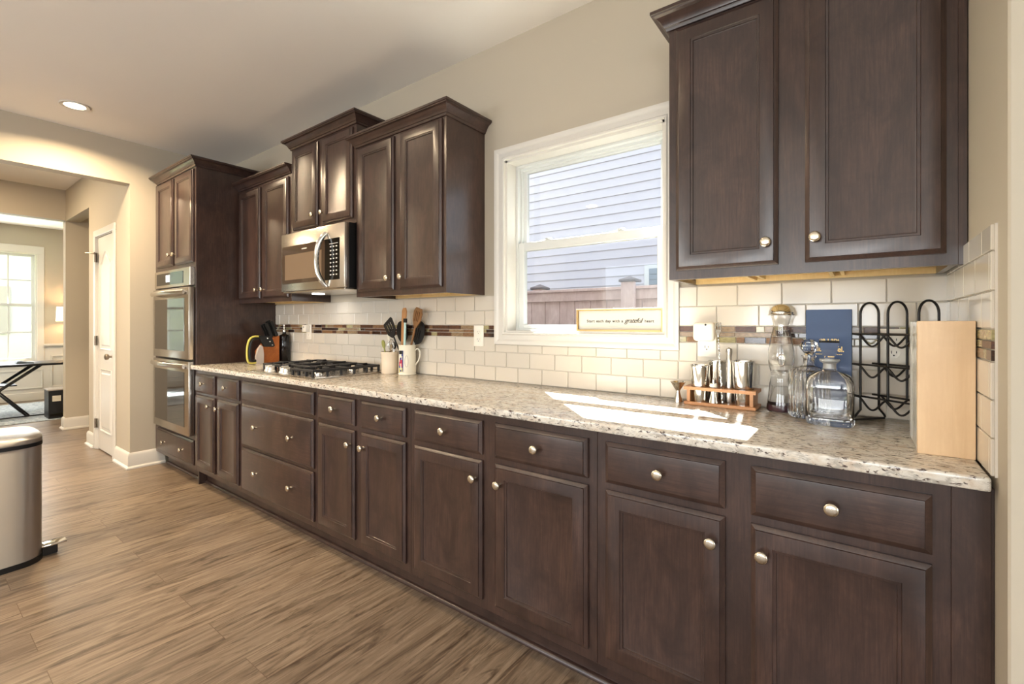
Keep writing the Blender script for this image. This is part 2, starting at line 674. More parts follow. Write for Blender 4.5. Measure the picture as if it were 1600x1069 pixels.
xw.box(WX0 - 0.02, WX1 + 0.02, 0.1505, 0.19, -0.3, WZ0 - 0.02).box(WX0 - 0.02, WX1 + 0.02, 0.1505, 0.19, WZ1 + 0.02, CEIL)
struct(xw.build('bounce_cladding', painted('dark cladding', srgb(74, 70, 72), 0.9), smooth=False))  # added unseen cladding, dark to cut sun bounce onto fence and siding
struct(B(XL - 0.12, 4.3, 0.152, 0.56, CEIL + 0.005, CEIL + 0.14).build('eave_sun_block', M['white'], smooth=False))  # added unseen eave, keeps sun off the outer wall above the window
struct(B(-10.7, 4.3, -6.5, 0.60, CEIL + 0.145, CEIL + 0.2).build('roof_bounce_block', painted('dark blocker', srgb(40, 40, 42), 0.9), smooth=False))  # added dark slab, stops sun bouncing off the ceiling's top side
# hall wall with the pantry door, then the side passage, then the dining room wall
DX0, DX1, DZ = -5.99, -5.395, 2.075
HX = -6.30           # end of hall wall
XD = -7.36           # dining wall face
w = MB()
w.box(DX1, XL - 0.12, YH, YH + 0.12, 0, CEIL).box(HX, DX0, YH, YH + 0.12, 0, CEIL)
w.box(DX0, DX1, YH, YH + 0.12, DZ, CEIL).box(XD, HX, YH, YH + 0.12, 2.41, CEIL)
struct(w.build('wall_hall', M['wall'], smooth=False))
w = MB()
w.box(XD - 0.12, XD, YH, 1.4, 0, CEIL).box(XD - 0.12, XD, -2.9, YH, 2.415, CEIL).box(XD - 0.12, XD, -6.4, -2.9, 0, CEIL)
struct(w.build('wall_dining', M['wall'], smooth=False))
struct(B(XD, XL - 0.12, 1.4, 1.5, 0, CEIL).build('wall_passage', M['wall'], smooth=False))
struct(B(HX, HX + 0.1, YH + 0.12, 1.4, 0, CEIL).build('wall_pantry', M['wall'], smooth=False))
struct(B(XD, XL - 0.12, -3.72, -3.6, 0, CEIL).build('wall_hall_far', M['wall'], smooth=False))
# far dining wall with two windows
DY = [(-1.50, -0.60), (-3.1, -2.2)]
XF = -10.56
w = MB()
w.box(XF - 0.14, XF, -0.60, 1.4, 0, CEIL).box(XF - 0.14, XF, -2.2, -1.50, 0, CEIL).box(XF - 0.14, XF, -6.4, -3.1, 0, CEIL)
for a, b in DY:
    w.box(XF - 0.14, XF, a, b, 0, 0.62).box(XF - 0.14, XF, a, b, 2.34, CEIL)
struct(w.build('wall_dining_far', M['wall'], smooth=False))
struct(B(XF, XD - 0.12, 0.9, 1.0, 0, CEIL).build('wall_dining_right', M['wall'], smooth=False))
# walls of the big room behind the camera, with openings for its windows
w = MB()
xs = [-4.3, -2.1, -1.7, 0.5, 0.9, 3.1]
w.box(-10.7, -4.1, -6.4, -6.25, 0, CEIL)
w.box(-2.3, -1.5, -6.4, -6.25, 0, CEIL).box(0.3, 1.1, -6.4, -6.25, 0, CEIL).box(2.9, 4.3, -6.4, -6.25, 0, CEIL)
for a in (-4.1, -1.5, 1.1):
    w.box(a, a + 1.8, -6.4, -6.25, 0, 0.55).box(a, a + 1.8, -6.4, -6.25, 2.35, CEIL)
struct(w.build('wall_rear', M['wall'], smooth=False))
w = MB()
w.box(4.18, 4.3, -6.4, -2.8, 0, CEIL).box(4.18, 4.3, -1.4, -0.72, 0, CEIL)
w.box(4.18, 4.3, -2.8, -1.4, 0, 0.45).box(4.18, 4.3, -2.8, -1.4, 2.35, CEIL)
struct(w.build('wall_right_far', M['wall'], smooth=False))

# baseboards: board with eased top plus quarter-round shoe
BASEP = [(0, 0), (0.030, 0), (0.030, 0.012), (0.018, 0.022), (0.016, 0.024), (0.016, 0.112), (0.010, 0.128), (0.004, 0.134), (0, 0.134)]


def baseboard(name, path):
    return struct(MB().sweep(BASEP, path).build(name, M['white'], angle=25))


baseboard('baseboard_left', [(DX1 + 0.062, YH), (XL, YH), (XL, -0.545)])
baseboard('baseboard_hall', [(HX, YH + 0.12), (HX, YH), (DX0 - 0.062, YH)])
baseboard('baseboard_column', [(XD - 0.12, YH + 0.12), (XD - 0.12, YH), (XD, YH), (XD, 1.39)])

# dining wainscot
w = MB()
wf = XF
w.box(wf, wf + 0.006, -0.52, 0.9, 0.0, 0.85)
w.box(wf, wf + 0.006, -6.2, -0.52, 0.0, 0.58)
w.box(wf, wf + 0.022, -0.52, 0.9, 0.845, 0.865).box(wf, wf + 0.04, -0.52, 0.9, 0.865, 0.895)
w.box(wf, wf + 0.022, -6.2, 0.9, 0.0, 0.125, bev=0.004)


def pframe(w, y0, y1, z0, z1, t=0.022):
    for a in ((y0, y1, z0, z0 + t), (y0, y1, z1 - t, z1), (y0, y0 + t, z0 + t, z1 - t), (y1 - t, y1, z0 + t, z1 - t)):
        w.box(wf + 0.006, wf + 0.020, *a, bev=0.004)


pframe(w, -0.44, 0.4, 0.185, 0.705)
pframe(w, -1.5, -0.53, 0.185, 0.49)
pframe(w, -3.0, -1.7, 0.185, 0.49)
struct(w.build('trim_1', M['white']))

# kitchen shoe moulding at the toe kicks
struct(MB().sweep([(0, 0), (0.016, 0), (0.016, 0.006), (0.011, 0.015), (0.004, 0.019), (0, 0.019)], [(-4.884, -0.535), (XR, -0.535)]).build('trim_2', M['woodh'], angle=60))

# ------------------------------------------------------------------ backsplash
bs = bpy.data.objects.new('backsplash', None)
COL.objects.link(bs)
struct(bs, 'glossy white subway tile backsplash with a brown glass mosaic band')
gr = MB()
X0 = -4.046
CX0, CX1, CZ0 = -1.612, -0.614, 1.117     # casing outer
gr.box(X0, CX0, -0.004, 0, 0.914, 1.384).box(CX1, XR, -0.004, 0, 0.914, 1.384).box(CX0, CX1, -0.004, 0, 0.914, CZ0)
gr.box(XR - 0.004, XR, -0.636, -0.004, 0.914, 1.44)
gr.build('grout', M['grout'], bs, smooth=False)
tl = MB()
PX, G = 0.1525, 0.0026


def tile_back(x0, x1, z0, z1):
    if x1 - x0 < 0.012 or z1 - z0 < 0.008:
        return
    tl.box(x0, x1, -0.010, -0.003, z0, z1, bev=0.0018)


def tile_row_back(z0, z1, shift, x_lo, x_hi):
    k = math.floor((x_lo - (-1.457 + shift)) / PX) - 1
    while True:
        a = -1.457 + shift + k * PX + G / 2
        b = a + PX - G
        k += 1
        if a >= x_hi:
            break
        tile_back(max(a, x_lo), min(b, x_hi), z0 + G / 2, z1 - G / 2)


rows = [(0.914, 0.9935, 0), (0.9935, 1.073, 0.076), (1.073, 1.1525, 0), (1.221, 1.301, 0.076), (1.301, 1.384, 0)]
for z0, z1, sh in rows:
    if z0 < 1.07:
        tile_row_back(z0, z1, sh, X0, XR - 0.004)
    else:
        tile_row_back(z0, z1, sh, X0, CX0)
        tile_row_back(z0, z1, sh, CX1, XR - 0.004)
tile_row_back(1.073, CZ0, 0, CX0 + 0.002, CX1 - 0.002)
for i, (z0, z1, sh) in enumerate(rows + [(1.384, 1.44, 0.076)]):
    y = -0.006 - sh
    first = True
    a = -0.006
    b = -0.006 - (sh if sh else PX)
    while a > -0.634:
        b = max(b, -0.634)
        if a - b > 0.012:
            tl.box(XR - 0.010, XR - 0.003, b + G / 2, a - G / 2, z0 + G / 2, z1 - G / 2, bev=0.0018)
        a = b
        b = a - PX
tl.build('field_tile', M['tile'], bs)
ms = MB()
mk = ['mos1', 'mos2', 'mos3', 'mos4', 'mos5', 'mos1', 'mos3']
rng = random.Random(11)
for z0, z1 in ((1.1545, 1.1765), (1.179, 1.195), (1.1975, 1.219)):
    for xa, xb, axis in ((X0, CX0, 0), (CX1, XR - 0.008, 0), (-0.634, -0.008, 1)):
        x = xa
        while x < xb - 0.004:
            L = rng.choice([0.03, 0.05, 0.075, 0.095, 0.12, 0.14])
            e = min(x + L, xb)
            ms.use(M[rng.choice(mk if xa < -2 else mk + ['mos2', 'mos2'])])
            if e - x > 0.008:
                if axis == 0:
                    ms.box(x + 0.0012, e - 0.0012, -0.0095, -0.003, z0, z1, bev=0.001)
                else:
                    ms.box(XR - 0.0095, XR - 0.003, x + 0.0012, e - 0.0012, z0, z1, bev=0.001)
            x = e
ms.build('mosaic_band', None, bs)

# ------------------------------------------------------------------ cabinets
DOOR = [(0, 0.0185), (0, 0.0105), (0.003, 0.0085), (0.0115, 0.0045), (0.0125, 0.0005), (0.0145, 0.0), (0.052, 0.0), (0.0535, 0.0030), (0.060, 0.0042), (0.0612, 0.0085), (0.065, 0.0095)]
DRAWER = [(0, 0.0185), (0, 0.0105), (0.003, 0.0085), (0.0125, 0.0040), (0.0135, 0.0005), (0.0155, 0.0)]
_k = MB()
_k.lathe([(0, 0), (0.0075, 0), (0.0065, 0.006), (0.0058, 0.014), (0.009, 0.018), (0.0155, 0.0205), (0.0165, 0.024), (0.0150, 0.0275), (0.009, 0.0295), (0, 0.030)], (0, 0, 0), 20, 'y')
KNOB = _k.build('knob', M['nickel'], link=False, angle=50).data


def add_knob(parent, x, y, z):
    o = bpy.data.objects.new('knob', KNOB)
    COL.objects.link(o)
    o.parent = parent
    o.location = Vector((x, y, z)) - wloc(parent)
    return o


def door(root, x0, x1, z0, z1, y, knob=None, name='door'):
    d = MB().panel(x0, x1, z0, z1, y, DOOR).build(name, M['wood'], root, angle=20)
    if knob:
        add_knob(d, knob[0], y, knob[1])
    return d


def drawer(root, x0, x1, z0, z1, y, knobs=(), name='drawer_front'):
    d = MB().panel(x0, x1, z0, z1, y, DRAWER).build(name, M['woodh'], root, angle=20)
    for k in knobs:
        add_knob(d, k[0], y, k[1])
    return d


YD = -0.6295
YF = -0.61


def base_cabinet(x0, x1, label):
    r = thing('base_cabinet', label, 'cabinet', ((x0 + x1) / 2, -0.3, 0))
    B(x0 + 0.0004, x1 - 0.0004, YF, -0.004, 0.114, 0.883, bev=0.0012).build('carcass', M['wood'], r)
    B(x0, x1, -0.535, -0.519, 0.0, 0.114).build('toe_kick', M['woodh'], r)
    return r


ZT0, ZT1, ZD0, ZD1 = 0.719, 0.851, 0.152, 0.696
# nearest the right wall
r = base_cabinet(-0.694, XR, 'espresso base cabinet against the right wall, under the decanters and wine rack')
drawer(r, -0.661, -0.302, ZT0, ZT1, YD, [(-0.482, 0.785)])
drawer(r, -0.237, 0.126, ZT0, ZT1, YD, [(-0.058, 0.785)])
door(r, -0.661, -0.302, ZD0, ZD1, YD, (-0.334, 0.625))
door(r, -0.237, 0.126, ZD0, ZD1, YD, (-0.208, 0.625))
B(0.157, XR - 0.006, YF - 0.0045, YF, 0.114, 0.883, bev=0.001).build('filler_strip', M['wood'], r)
r = base_cabinet(-1.608, -0.694, 'espresso base cabinet with two wide doors below the window sign')
drawer(r, -1.576, -1.184, ZT0, ZT1, YD, [(-1.38, 0.787)])
drawer(r, -1.120, -0.725, ZT0, ZT1, YD, [(-0.9225, 0.787)])
door(r, -1.576, -1.184, ZD0, ZD1, YD, (-1.213, 0.626))
door(r, -1.120, -0.725, ZD0, ZD1, YD, (-1.090, 0.626))
r = base_cabinet(-2.370, -1.608, 'narrow two-door espresso base cabinet below the utensil crock and pitcher')
drawer(r, -2.341, -2.016, ZT0, ZT1, YD, [(-2.175, 0.79)])
drawer(r, -1.961, -1.635, ZT0, ZT1, YD, [(-1.797, 0.79)])
door(r, -2.341, -2.016, ZD0, ZD1, YD, (-2.040, 0.628))
door(r, -1.961, -1.635, ZD0, ZD1, YD, (-1.931, 0.628))
r = base_cabinet(-3.284, -2.370, 'espresso base cabinet with two deep drawers under the cooktop')
drawer(r, -3.250, -2.390, 0.728, 0.853, YD, (), 'false_front')
drawer(r, -3.250, -2.390, 0.436, 0.704, YD, [(-3.03, 0.578), (-2.606, 0.577)])
drawer(r, -3.250, -2.390, 0.146, 0.418, YD, [(-3.03, 0.290), (-2.609, 0.292)])
r = base_cabinet(-4.046, -3.284, 'espresso base cabinet between the wall ovens and the cooktop drawers')
drawer(r, -4.018, -3.682, 0.714, 0.851, YD, [(-3.85, 0.787)])
drawer(r, -3.628, -3.300, 0.714, 0.851, YD, [(-3.46, 0.79)])
door(r, -4.018, -3.682, ZD0, 0.693, YD, (-3.735, 0.634))
door(r, -3.628, -3.305, ZD0, 0.693, YD, (-3.593, 0.632))

CROWN = [(0, 0), (0.007, 0), (0.009, 0.004), (0.011, 0.011), (0.015, 0.013), (0.017, 0.018), (0.024, 0.031), (0.036, 0.043), (0.047, 0.047), (0.048, 0.051), (0.053, 0.053), (0.053, 0.064), (0, 0.064)]


def crown(root, path, z, sc=1.0):
    return MB().sweep([(p * sc, z + h * sc) for p, h in CROWN], path).build('crown_moulding', M['woodh'], root, angle=25)


# tall oven cabinet, hollow where the ovens sit
T0, T1, TZ = -4.884, -4.046, 2.43
tall = thing('oven_cabinet', 'tall espresso cabinet housing the double wall oven', 'cabinet', ((T0 + T1) / 2, -0.3, 0))
c = MB()
c.box(T0, T0 + 0.02, YF + 0.02, -0.004, 0.114, TZ).box(T1 - 0.02, T1, YF + 0.02, -0.004, 0.0, TZ)
c.box(T0 + 0.02, T1 - 0.02, -0.012, -0.004, 0.114, TZ)
c.box(T0 + 0.02, T1 - 0.02, YF + 0.02, -0.012, 0.114, 0.345).box(T0 + 0.02, T1 - 0.02, YF + 0.02, -0.012, 1.685, TZ)
c.build('carcass', M['wood'], tall, smooth=False)
f = MB()
f.box(XL + 0.001, T0 + 0.035, YF, YF + 0.02, 0.114, TZ, bev=0.001).box(T1 - 0.035, T1 + 0.0006, YF - 0.0005, YF + 0.02, 0.114, TZ, bev=0.001)
f.box(T0 + 0.035, T1 - 0.035, YF, YF + 0.02, 1.66, TZ).box(T0 + 0.035, T1 - 0.035, YF, YF + 0.02, 0.114, 0.37)
f.build('face_frame', M['wood'], tall, smooth=False)
B(T0, T1, -0.535, -0.519, 0, 0.114).build('toe_kick', M['woodh'], tall)
door(tall, -4.872, -4.492, 1.700, 2.412, YD, (-4.520, 1.783))
door(tall, -4.444, -4.076, 1.700, 2.412, YD, (-4.415, 1.783))
drawer(tall, -4.866, -4.066, 0.146, 0.334, YD, [(-4.66, 0.237), (-4.262, 0.238)])
crown(tall, [(T0, YF + 0.01), (T0, YF), (T1, YF), (T1, -0.004)], 2.425)

YU = -0.305


def wall_cabinet(x0, x1, z0, z1, label, doors, knobs, crown_path, right_seen=False):
    r = thing('wall_cabinet', label, 'cabinet', ((x0 + x1) / 2, -0.15, z0))
    cc = MB()
    cc.box(x0, x1, YU, -0.003, z0 + 0.028, z1)
    cc.box(x0, x0 + 0.016, YU, -0.003, z0, z0 + 0.028).box(x1 - 0.016, x1, YU, -0.003, z0, z0 + 0.028)
    cc.box(x0 + 0.016, x1 - 0.016, YU, YU + 0.019, z0, z0 + 0.028)
    cc.build('carcass', M['wood'], r, smooth=False)
    u = MB()
    u.box(x0 + 0.016, x1 - 0.016, YU + 0.019, -0.003, z0 + 0.022, z0 + 0.028)
    u.box(x0 + 0.016, x1 - 0.016, -0.022, -0.003, z0 + 0.002, z0 + 0.022)
    for t in (0.3, 0.62):
        u.box(x0 + (x1 - x0) * t, x0 + (x1 - x0) * t + 0.012, YU + 0.019, -0.022, z0 + 0.006, z0 + 0.022)
        u.box(x0 + (x1 - x0) * t + 0.03, x0 + (x1 - x0) * t + 0.04, YU + 0.019, -0.022, z0 + 0.010, z0 + 0.022)
    u.build('underside', M['maple'], r, smooth=False)
    for (a, b, c0, c1), k in zip(doors, knobs):
        door(r, a, b, c0, c1, -0.3245, k)
    if crown_path:
        crown(r, crown_path, z1 - 0.006)
    return r


ZU0, ZU1 = 1.389, 2.297
wall_cabinet(-4.045, -3.217, ZU0, ZU1, 'wall cabinet beside the tall oven cabinet, left of the microwave',
             [(-4.016, -3.666, 1.418, 2.272), (-3.616, -3.246, 1.418, 2.272)], [(-3.690, 1.484), (-3.588, 1.484)],
             [(-4.045, YU), (-3.2165, YU)])
wall_cabinet(-3.215, -2.455, 1.846, 2.452, 'short raised wall cabinet directly above the microwave',
             [(-3.186, -2.868, 1.877, 2.433), (-2.812, -2.484, 1.877, 2.433)], [(-2.895, 1.945), (-2.785, 1.945)],
             [(-3.215, -0.004), (-3.215, YU), (-2.455, YU), (-2.455, -0.004)])
wall_cabinet(-2.453, -1.692, ZU0, ZU1, 'wall cabinet left of the window, its side lit by daylight',
             [(-2.424, -2.094, 1.420, 2.282), (-2.040, -1.716, 1.420, 2.282)], [(-2.124, 1.485), (-2.008, 1.485)],
             [(-2.453, YU + 0.001), (-2.453, YU), (-1.692, YU), (-1.692, -0.004)])
rc = wall_cabinet(-0.559, 0.205, ZU0, ZU1, 'large wall cabinet in the right foreground, beside the right wall',
                  [(-0.532, -0.211, 1.420, 2.282), (-0.139, 0.182, 1.420, 2.282)], [(-0.243, 1.490), (-0.112, 1.492)],
                  [(-0.559, -0.004), (-0.559, YU), (XR - 0.001, YU)])
B(0.205, XR - 0.002, YU - 0.004, YU + 0.03, ZU0 - 0.002, ZU1, bev=0.001).build('filler_strip', M['wood'], rc)

# ------------------------------------------------------------------ countertop
ct = MB().box(-4.045, XR - 0.0105, -0.648, -0.011, 0.884, 0.914, bev=0.005, seg=3).build('countertop', M['granite'])
tag(ct, 'long speckled granite countertop over all the base cabinets', 'countertop')

# ------------------------------------------------------------------ double oven
ov = thing('double_oven', 'stainless steel double wall oven in the tall cabinet', 'oven', (-4.465, -0.3, 0.36))
OX0, OX1 = -4.846, -4.066
B(-4.84, -4.072, -0.60, -0.04, 0.375, 1.658).build('oven_body', M['black'], ov)
cp = B(OX0, OX1, -0.645, -0.6105, 1.520, 1.662, bev=0.003).build('control_panel', M['steel'], ov)
B(-4.79, -4.20, -0.6475, -0.644, 1.543, 1.640, bev=0.001).build('control_glass', M['blackgloss'], cp)
B(-4.57, -4.48, -0.6485, -0.647, 1.565, 1.622).build('display', M['display'], cp)


def oven_door(z0, z1):
    d = MB()
    d.box(OX0, OX1, -0.655, -0.615, z0, z1, bev=0.005, seg=2)
    dd = d.build('oven_door', M['steel'], ov)
    B(-4.80, -4.145, -0.6575, -0.654, z0 + 0.062, z1 - 0.083, bev=0.001).build('window', M['ovenglass'], dd)
    h = MB()
    pts = []
    for i in range(15):
        t = i / 14
        pts.append((-4.825 + 0.715 * t, -0.672 - 0.035 * math.sin(math.pi * t), z1 - 0.036))
    h.tube(pts, 0.016, 12, flat=(0.6, 1.15))
    h.cyl((-4.815, -0.655, z1 - 0.036), 0.011, 0.02, 12, 'y').cyl((-4.12, -0.655, z1 - 0.036), 0.011, 0.02, 12, 'y')
    h.build('handle', M['steel'], dd, angle=50)
    return dd


oven_door(0.953, 1.508)
oven_door(0.372, 0.938)
B(OX0 + 0.01, OX1 - 0.01, -0.62, -0.6105, 0.938, 0.953).build('vent_strip', M['black'], ov)

# ------------------------------------------------------------------ microwave
mw = thing('microwave', 'stainless over-the-range microwave under the raised wall cabinet', 'microwave', (-2.835, -0.2, 1.436))
MX0, MX1, MY = -3.208, -2.459, -0.385
B(MX0 + 0.003, MX1 - 0.003, MY + 0.035, -0.012, 1.445, 1.840).build('case', M['black'], mw)
dr = B(MX0, MX1, MY, MY + 0.034, 1.446, 1.838, bev=0.006, seg=2).build('door', M['steel'], mw)
B(-3.190, -2.665, MY - 0.002, MY + 0.001, 1.497, 1.750, bev=0.001).build('window', M['microglass'], dr)
B(-3.150, -2.70, MY - 0.0028, MY - 0.0018, 1.522, 1.692).build('window_mesh', mat('tan window mesh', srgb(120, 102, 84), 0.12), dr)
cpn = B(-2.664, -2.508, MY - 0.002, MY + 0.001, 1.497, 1.750, bev=0.001).build('keypad', M['blackgloss'], dr)
kk = MB()
for i in range(8):
    for j in range(3):
        zz = 1.70 - i * 0.0245
        xx = -2.60 + j * 0.031
        kk.box(xx - 0.007, xx + 0.007, MY - 0.0028, MY - 0.0018, zz - 0.004, zz + 0.003)
kk.box(-2.615, -2.525, MY - 0.0028, MY - 0.0018, 1.716, 1.719)
kk.build('key_marks', M['mark'], cpn)
B(-2.935, -2.875, MY - 0.0028, MY - 0.0018, 1.716, 1.722).build('maker_mark', M['mark'], dr)
hp = [(-2.640, MY - 0.004, 1.788), (-2.652, MY - 0.030, 1.755), (-2.664, MY - 0.050, 1.70), (-2.668, MY - 0.056, 1.622), (-2.664, MY - 0.050, 1.545), (-2.652, MY - 0.030, 1.49), (-2.640, MY - 0.004, 1.457)]
MB().tube(smooth_path(hp, 5), 0.014, 10, flat=(0.65, 1.1)).build('handle', M['chrome'], dr, angle=60)
B(MX0 + 0.01, MX1 - 0.01, MY + 0.01, -0.02, 1.436, 1.446, bev=0.002).build('underside', M['steel'], mw)
MB().cyl((-3.02, -0.22, 1.431), 0.042, 0.005).build('hood_light', M['hoodlens'], mw)
lamp('hood_lamp', 'AREA', (-3.02, -0.22, 1.425), 0.9, (1.0, 0.95, 0.9), (0, 0, 0), 0.1)

# ------------------------------------------------------------------ cooktop
ck = thing('cooktop', 'stainless gas cooktop with black grates set in the granite counter', 'cooktop', (-2.84, -0.34, 0.914))
KX0, KX1 = -3.222, -2.456
MB().box(KX0, KX1, -0.602, -0.085, 0.9145, 0.9215, bev=0.003, seg=2).box(KX0 + 0.025, KX1 - 0.025, -0.58, -0.105, 0.921, 0.9245, bev=0.0015).build('cooktop_tray', M['steel'], ck)


def grate(x0, x1, y0, y1):
    g = MB()
    t = 0.0075
    z0, z1 = 0.952, 0.966
    for a in ((x0, x1, y0, y0 + 2 * t), (x0, x1, y1 - 2 * t, y1), (x0, x0 + 2 * t, y0 + 2 * t, y1 - 2 * t), (x1 - 2 * t, x1, y0 + 2 * t, y1 - 2 * t)):
        g.box(*a, z0, z1, bev=0.002)
    cxm = (x0 + x1) / 2
    n = 2 if y1 - y0 > 0.35 else 1
    for k in range(n):
        ya = y0 + (y1 - y0) * k / n
        yb = y0 + (y1 - y0) * (k + 1) / n
        ym = (ya + yb) / 2
        g.box(x0 + 2 * t, cxm - 0.03, ym - t * 0.7, ym + t * 0.7, z0 + 0.003, z1 + 0.006, bev=0.0015)
        g.box(cxm + 0.03, x1 - 2 * t, ym - t * 0.7, ym + t * 0.7, z0 + 0.003, z1 + 0.006, bev=0.0015)
        g.box(cxm - t * 0.7, cxm + t * 0.7, ya + 2 * t, ym - 0.03, z0 + 0.003, z1 + 0.006, bev=0.0015)
        g.box(cxm - t * 0.7, cxm + t * 0.7, ym + 0.03, yb - 2 * t, z0 + 0.003, z1 + 0.006, bev=0.0015)
        if k:
            g.box(x0 + 2 * t, x1 - 2 * t, ya - t, ya + t, z0, z1, bev=0.0015)
    m = max(2, int(round((y1 - y0) / 0.095)))
    for i in range(m + 1):
        yy = y0 + t + (y1 - y0 - 2 * t) * i / m
        for xx in (x0 + t, x1 - t):
            g.box(xx - t, xx + t, yy - t * 0.8, yy + t * 0.8, 0.9247, z0, bev=0.0015)
    for xx in (x0 + (x1 - x0) / 3, x0 + 2 * (x1 - x0) / 3):
        for yy in (y0 + t, y1 - t):
            g.box(xx - t * 0.8, xx + t * 0.8, yy - t, yy + t, 0.9247, z0, bev=0.0015)
    return g.build('grate', M['iron'], ck)


GX = [(-3.195, -2.958), (-2.952, -2.722), (-2.716, -2.480)]
grate(GX[0][0], GX[0][1], -0.515, -0.112)
grate(GX[1][0], GX[1][1], -0.455, -0.112)
grate(GX[2][0], GX[2][1], -0.575, -0.112)
for x, y, rr in ((-3.077, -0.415, 0.035), (-3.077, -0.213, 0.042), (-2.837, -0.285, 0.052), (-2.598, -0.455, 0.042), (-2.598, -0.228, 0.035)):
    b = MB().lathe([(0, 0), (rr, 0), (rr, 0.008), (rr * 0.85, 0.014), (0, 0.014)], (x, y, 0.9247), 24).build('burner', M['steel'], ck)
    MB().lathe([(0, 0), (rr * 0.8, 0), (rr * 0.82, 0.005), (rr * 0.7, 0.009), (0, 0.009)], (x, y, 0.9388), 24).build('burner_cap', M['iron'], b)
for x, y in ((-3.03, -0.555), (-2.965, -0.570), (-2.900, -0.515), (-2.845, -0.555), (-2.775, -0.570)):
    k = MB()
    k.lathe([(0, 0), (0.026, 0), (0.025, 0.008), (0.021, 0.012), (0.019, 0.030), (0.016, 0.033), (0, 0.033)], (x, y, 0.9247), 20)
    k.box(x - 0.005, x + 0.005, y - 0.021, y + 0.021, 0.950, 0.964, bev=0.002)
    k.build('control_knob', M['knobsteel'], ck)

# ------------------------------------------------------------------ kitchen window
w1 = bpy.data.objects.new('window_1', None)
w1.location = (-1.11, 0.05, 1.184)
COL.objects.link(w1)
struct(w1, 'white double hung kitchen window looking out on siding and a fence')
cs = MB()
CP = [(0, 0.0), (0.016, 0.002), (0.018, 0.010), (0.012, 0.016), (0.011, 0.040), (0.015, 0.046), (0.019, 0.056), (0.019, 0.066), (0, 0.066)]
# mitred picture-frame casing: loops of the moulding profile (y projection, outward offset)
prev = None
loops = []
for p, o in CP:
    a, b, c0, c1 = WX0 - o, WX1 + o * 0.94, WZ0 - o, WZ1 + o
    loops.append([cs.bm.verts.new((x, -p, z)) for x, z in ((a, c0), (b, c0), (b, c1), (a, c1))])
for la, lb in zip(loops, loops[1:]):
    for i in range(4):
        j = (i + 1) % 4
        cs._f([la[i], la[j], lb[j], lb[i]])
cs.build('casing', M['white'], w1, angle=30)
j = MB()
e = 0.001
j.box(WX0, WX0 + 0.012, -0.001, 0.15, WZ0, WZ1).box(WX1 - 0.012, WX1, -0.001, 0.15, WZ0, WZ1)
j.box(WX0, WX1, -0.001, 0.15, WZ1 - 0.012, WZ1).box(WX0, WX1, -0.002, 0.15, WZ0, WZ0 + 0.008)
j.build('jamb', M['white'], w1, smooth=False)


def rect_frame(m, x0, x1, z0, z1, y0, y1, l, r, b, t, bev=0.002):
    m.box(x0, x0 + l, y0, y1, z0, z1, bev=bev).box(x1 - r, x1, y0, y1, z0, z1, bev=bev)
    m.box(x0 + l, x1 - r, y0, y1, z0, z0 + b, bev=bev).box(x0 + l, x1 - r, y0, y1, z1 - t, z1, bev=bev)
    return m


fx0, fx1, fz0, fz1 = WX0 + 0.012, WX1 - 0.012, WZ0 + 0.008, WZ1 - 0.012
fr = MB()
rect_frame(fr, fx0, fx1, fz0, fz1, 0.075, 0.15, 0.016, 0.016, 0.010, 0.014)
rect_frame(fr, fx0 + 0.0161, fx1 - 0.0161, fz0 + 0.0101, fz1 - 0.0141, 0.10, 0.145, 0.012, 0.012, 0.0, 0.012, bev=0.0)
fr.build('frame', M['vinyl'], w1)
us = MB()
rect_frame(us, fx0 + 0.018, fx1 - 0.018, 1.640, fz1 - 0.015, 0.116, 0.140, 0.030, 0.030, 0.030, 0.024)
us = us.build('sash', M['vinyl'], w1)
B(fx0 + 0.047, fx1 - 0.047, 0.126, 0.130, 1.668, fz1 - 0.037).build('pane', M['pane'], us)
ls = MB()
rect_frame(ls, fx0 + 0.016, fx1 - 0.016, fz0 + 0.010, 1.672, 0.080, 0.112, 0.036, 0.036, 0.022, 0.046)
ls = ls.build('sash', M['vinyl'], w1)
B(fx0 + 0.050, fx1 - 0.050, 0.094, 0.098, fz0 + 0.030, 1.628).build('pane', M['pane'], ls)
for lx in (-1.34, -0.93):
    q = MB().box(lx - 0.028, lx + 0.028, 0.084, 0.108, 1.6721, 1.677, bev=0.001)
    q.lathe([(0, 0), (0.011, 0), (0.011, 0.008), (0, 0.009)], (lx, 0.096, 1.677), 14).box(lx - 0.002, lx + 0.032, 0.088, 0.096, 1.679, 1.685, bev=0.001)
    q.build('sash_lock', M['vinyl'], ls)

# the little framed sign on the sill
sg = thing('framed_sign', 'gold framed sign with a grateful heart message on the window sill', 'sign', (-0.893, 0.02, WZ0 + 0.008))
SX0, SX1, SZ0, SZ1, SY = -1.118, -0.690, WZ0 + 0.0085, 1.300, 0.012
fm = MB()
rect_frame(fm, SX0, SX1, SZ0, SZ1, SY, SY + 0.022, 0.009, 0.009, 0.010, 0.009, 0.001)
fm.build('frame', M['goldframe'], sg)
B(SX0 + 0.009, SX1 - 0.009, SY + 0.012, SY + 0.016, SZ0 + 0.010, SZ1 - 0.009).build('face', M['paper'], sg)


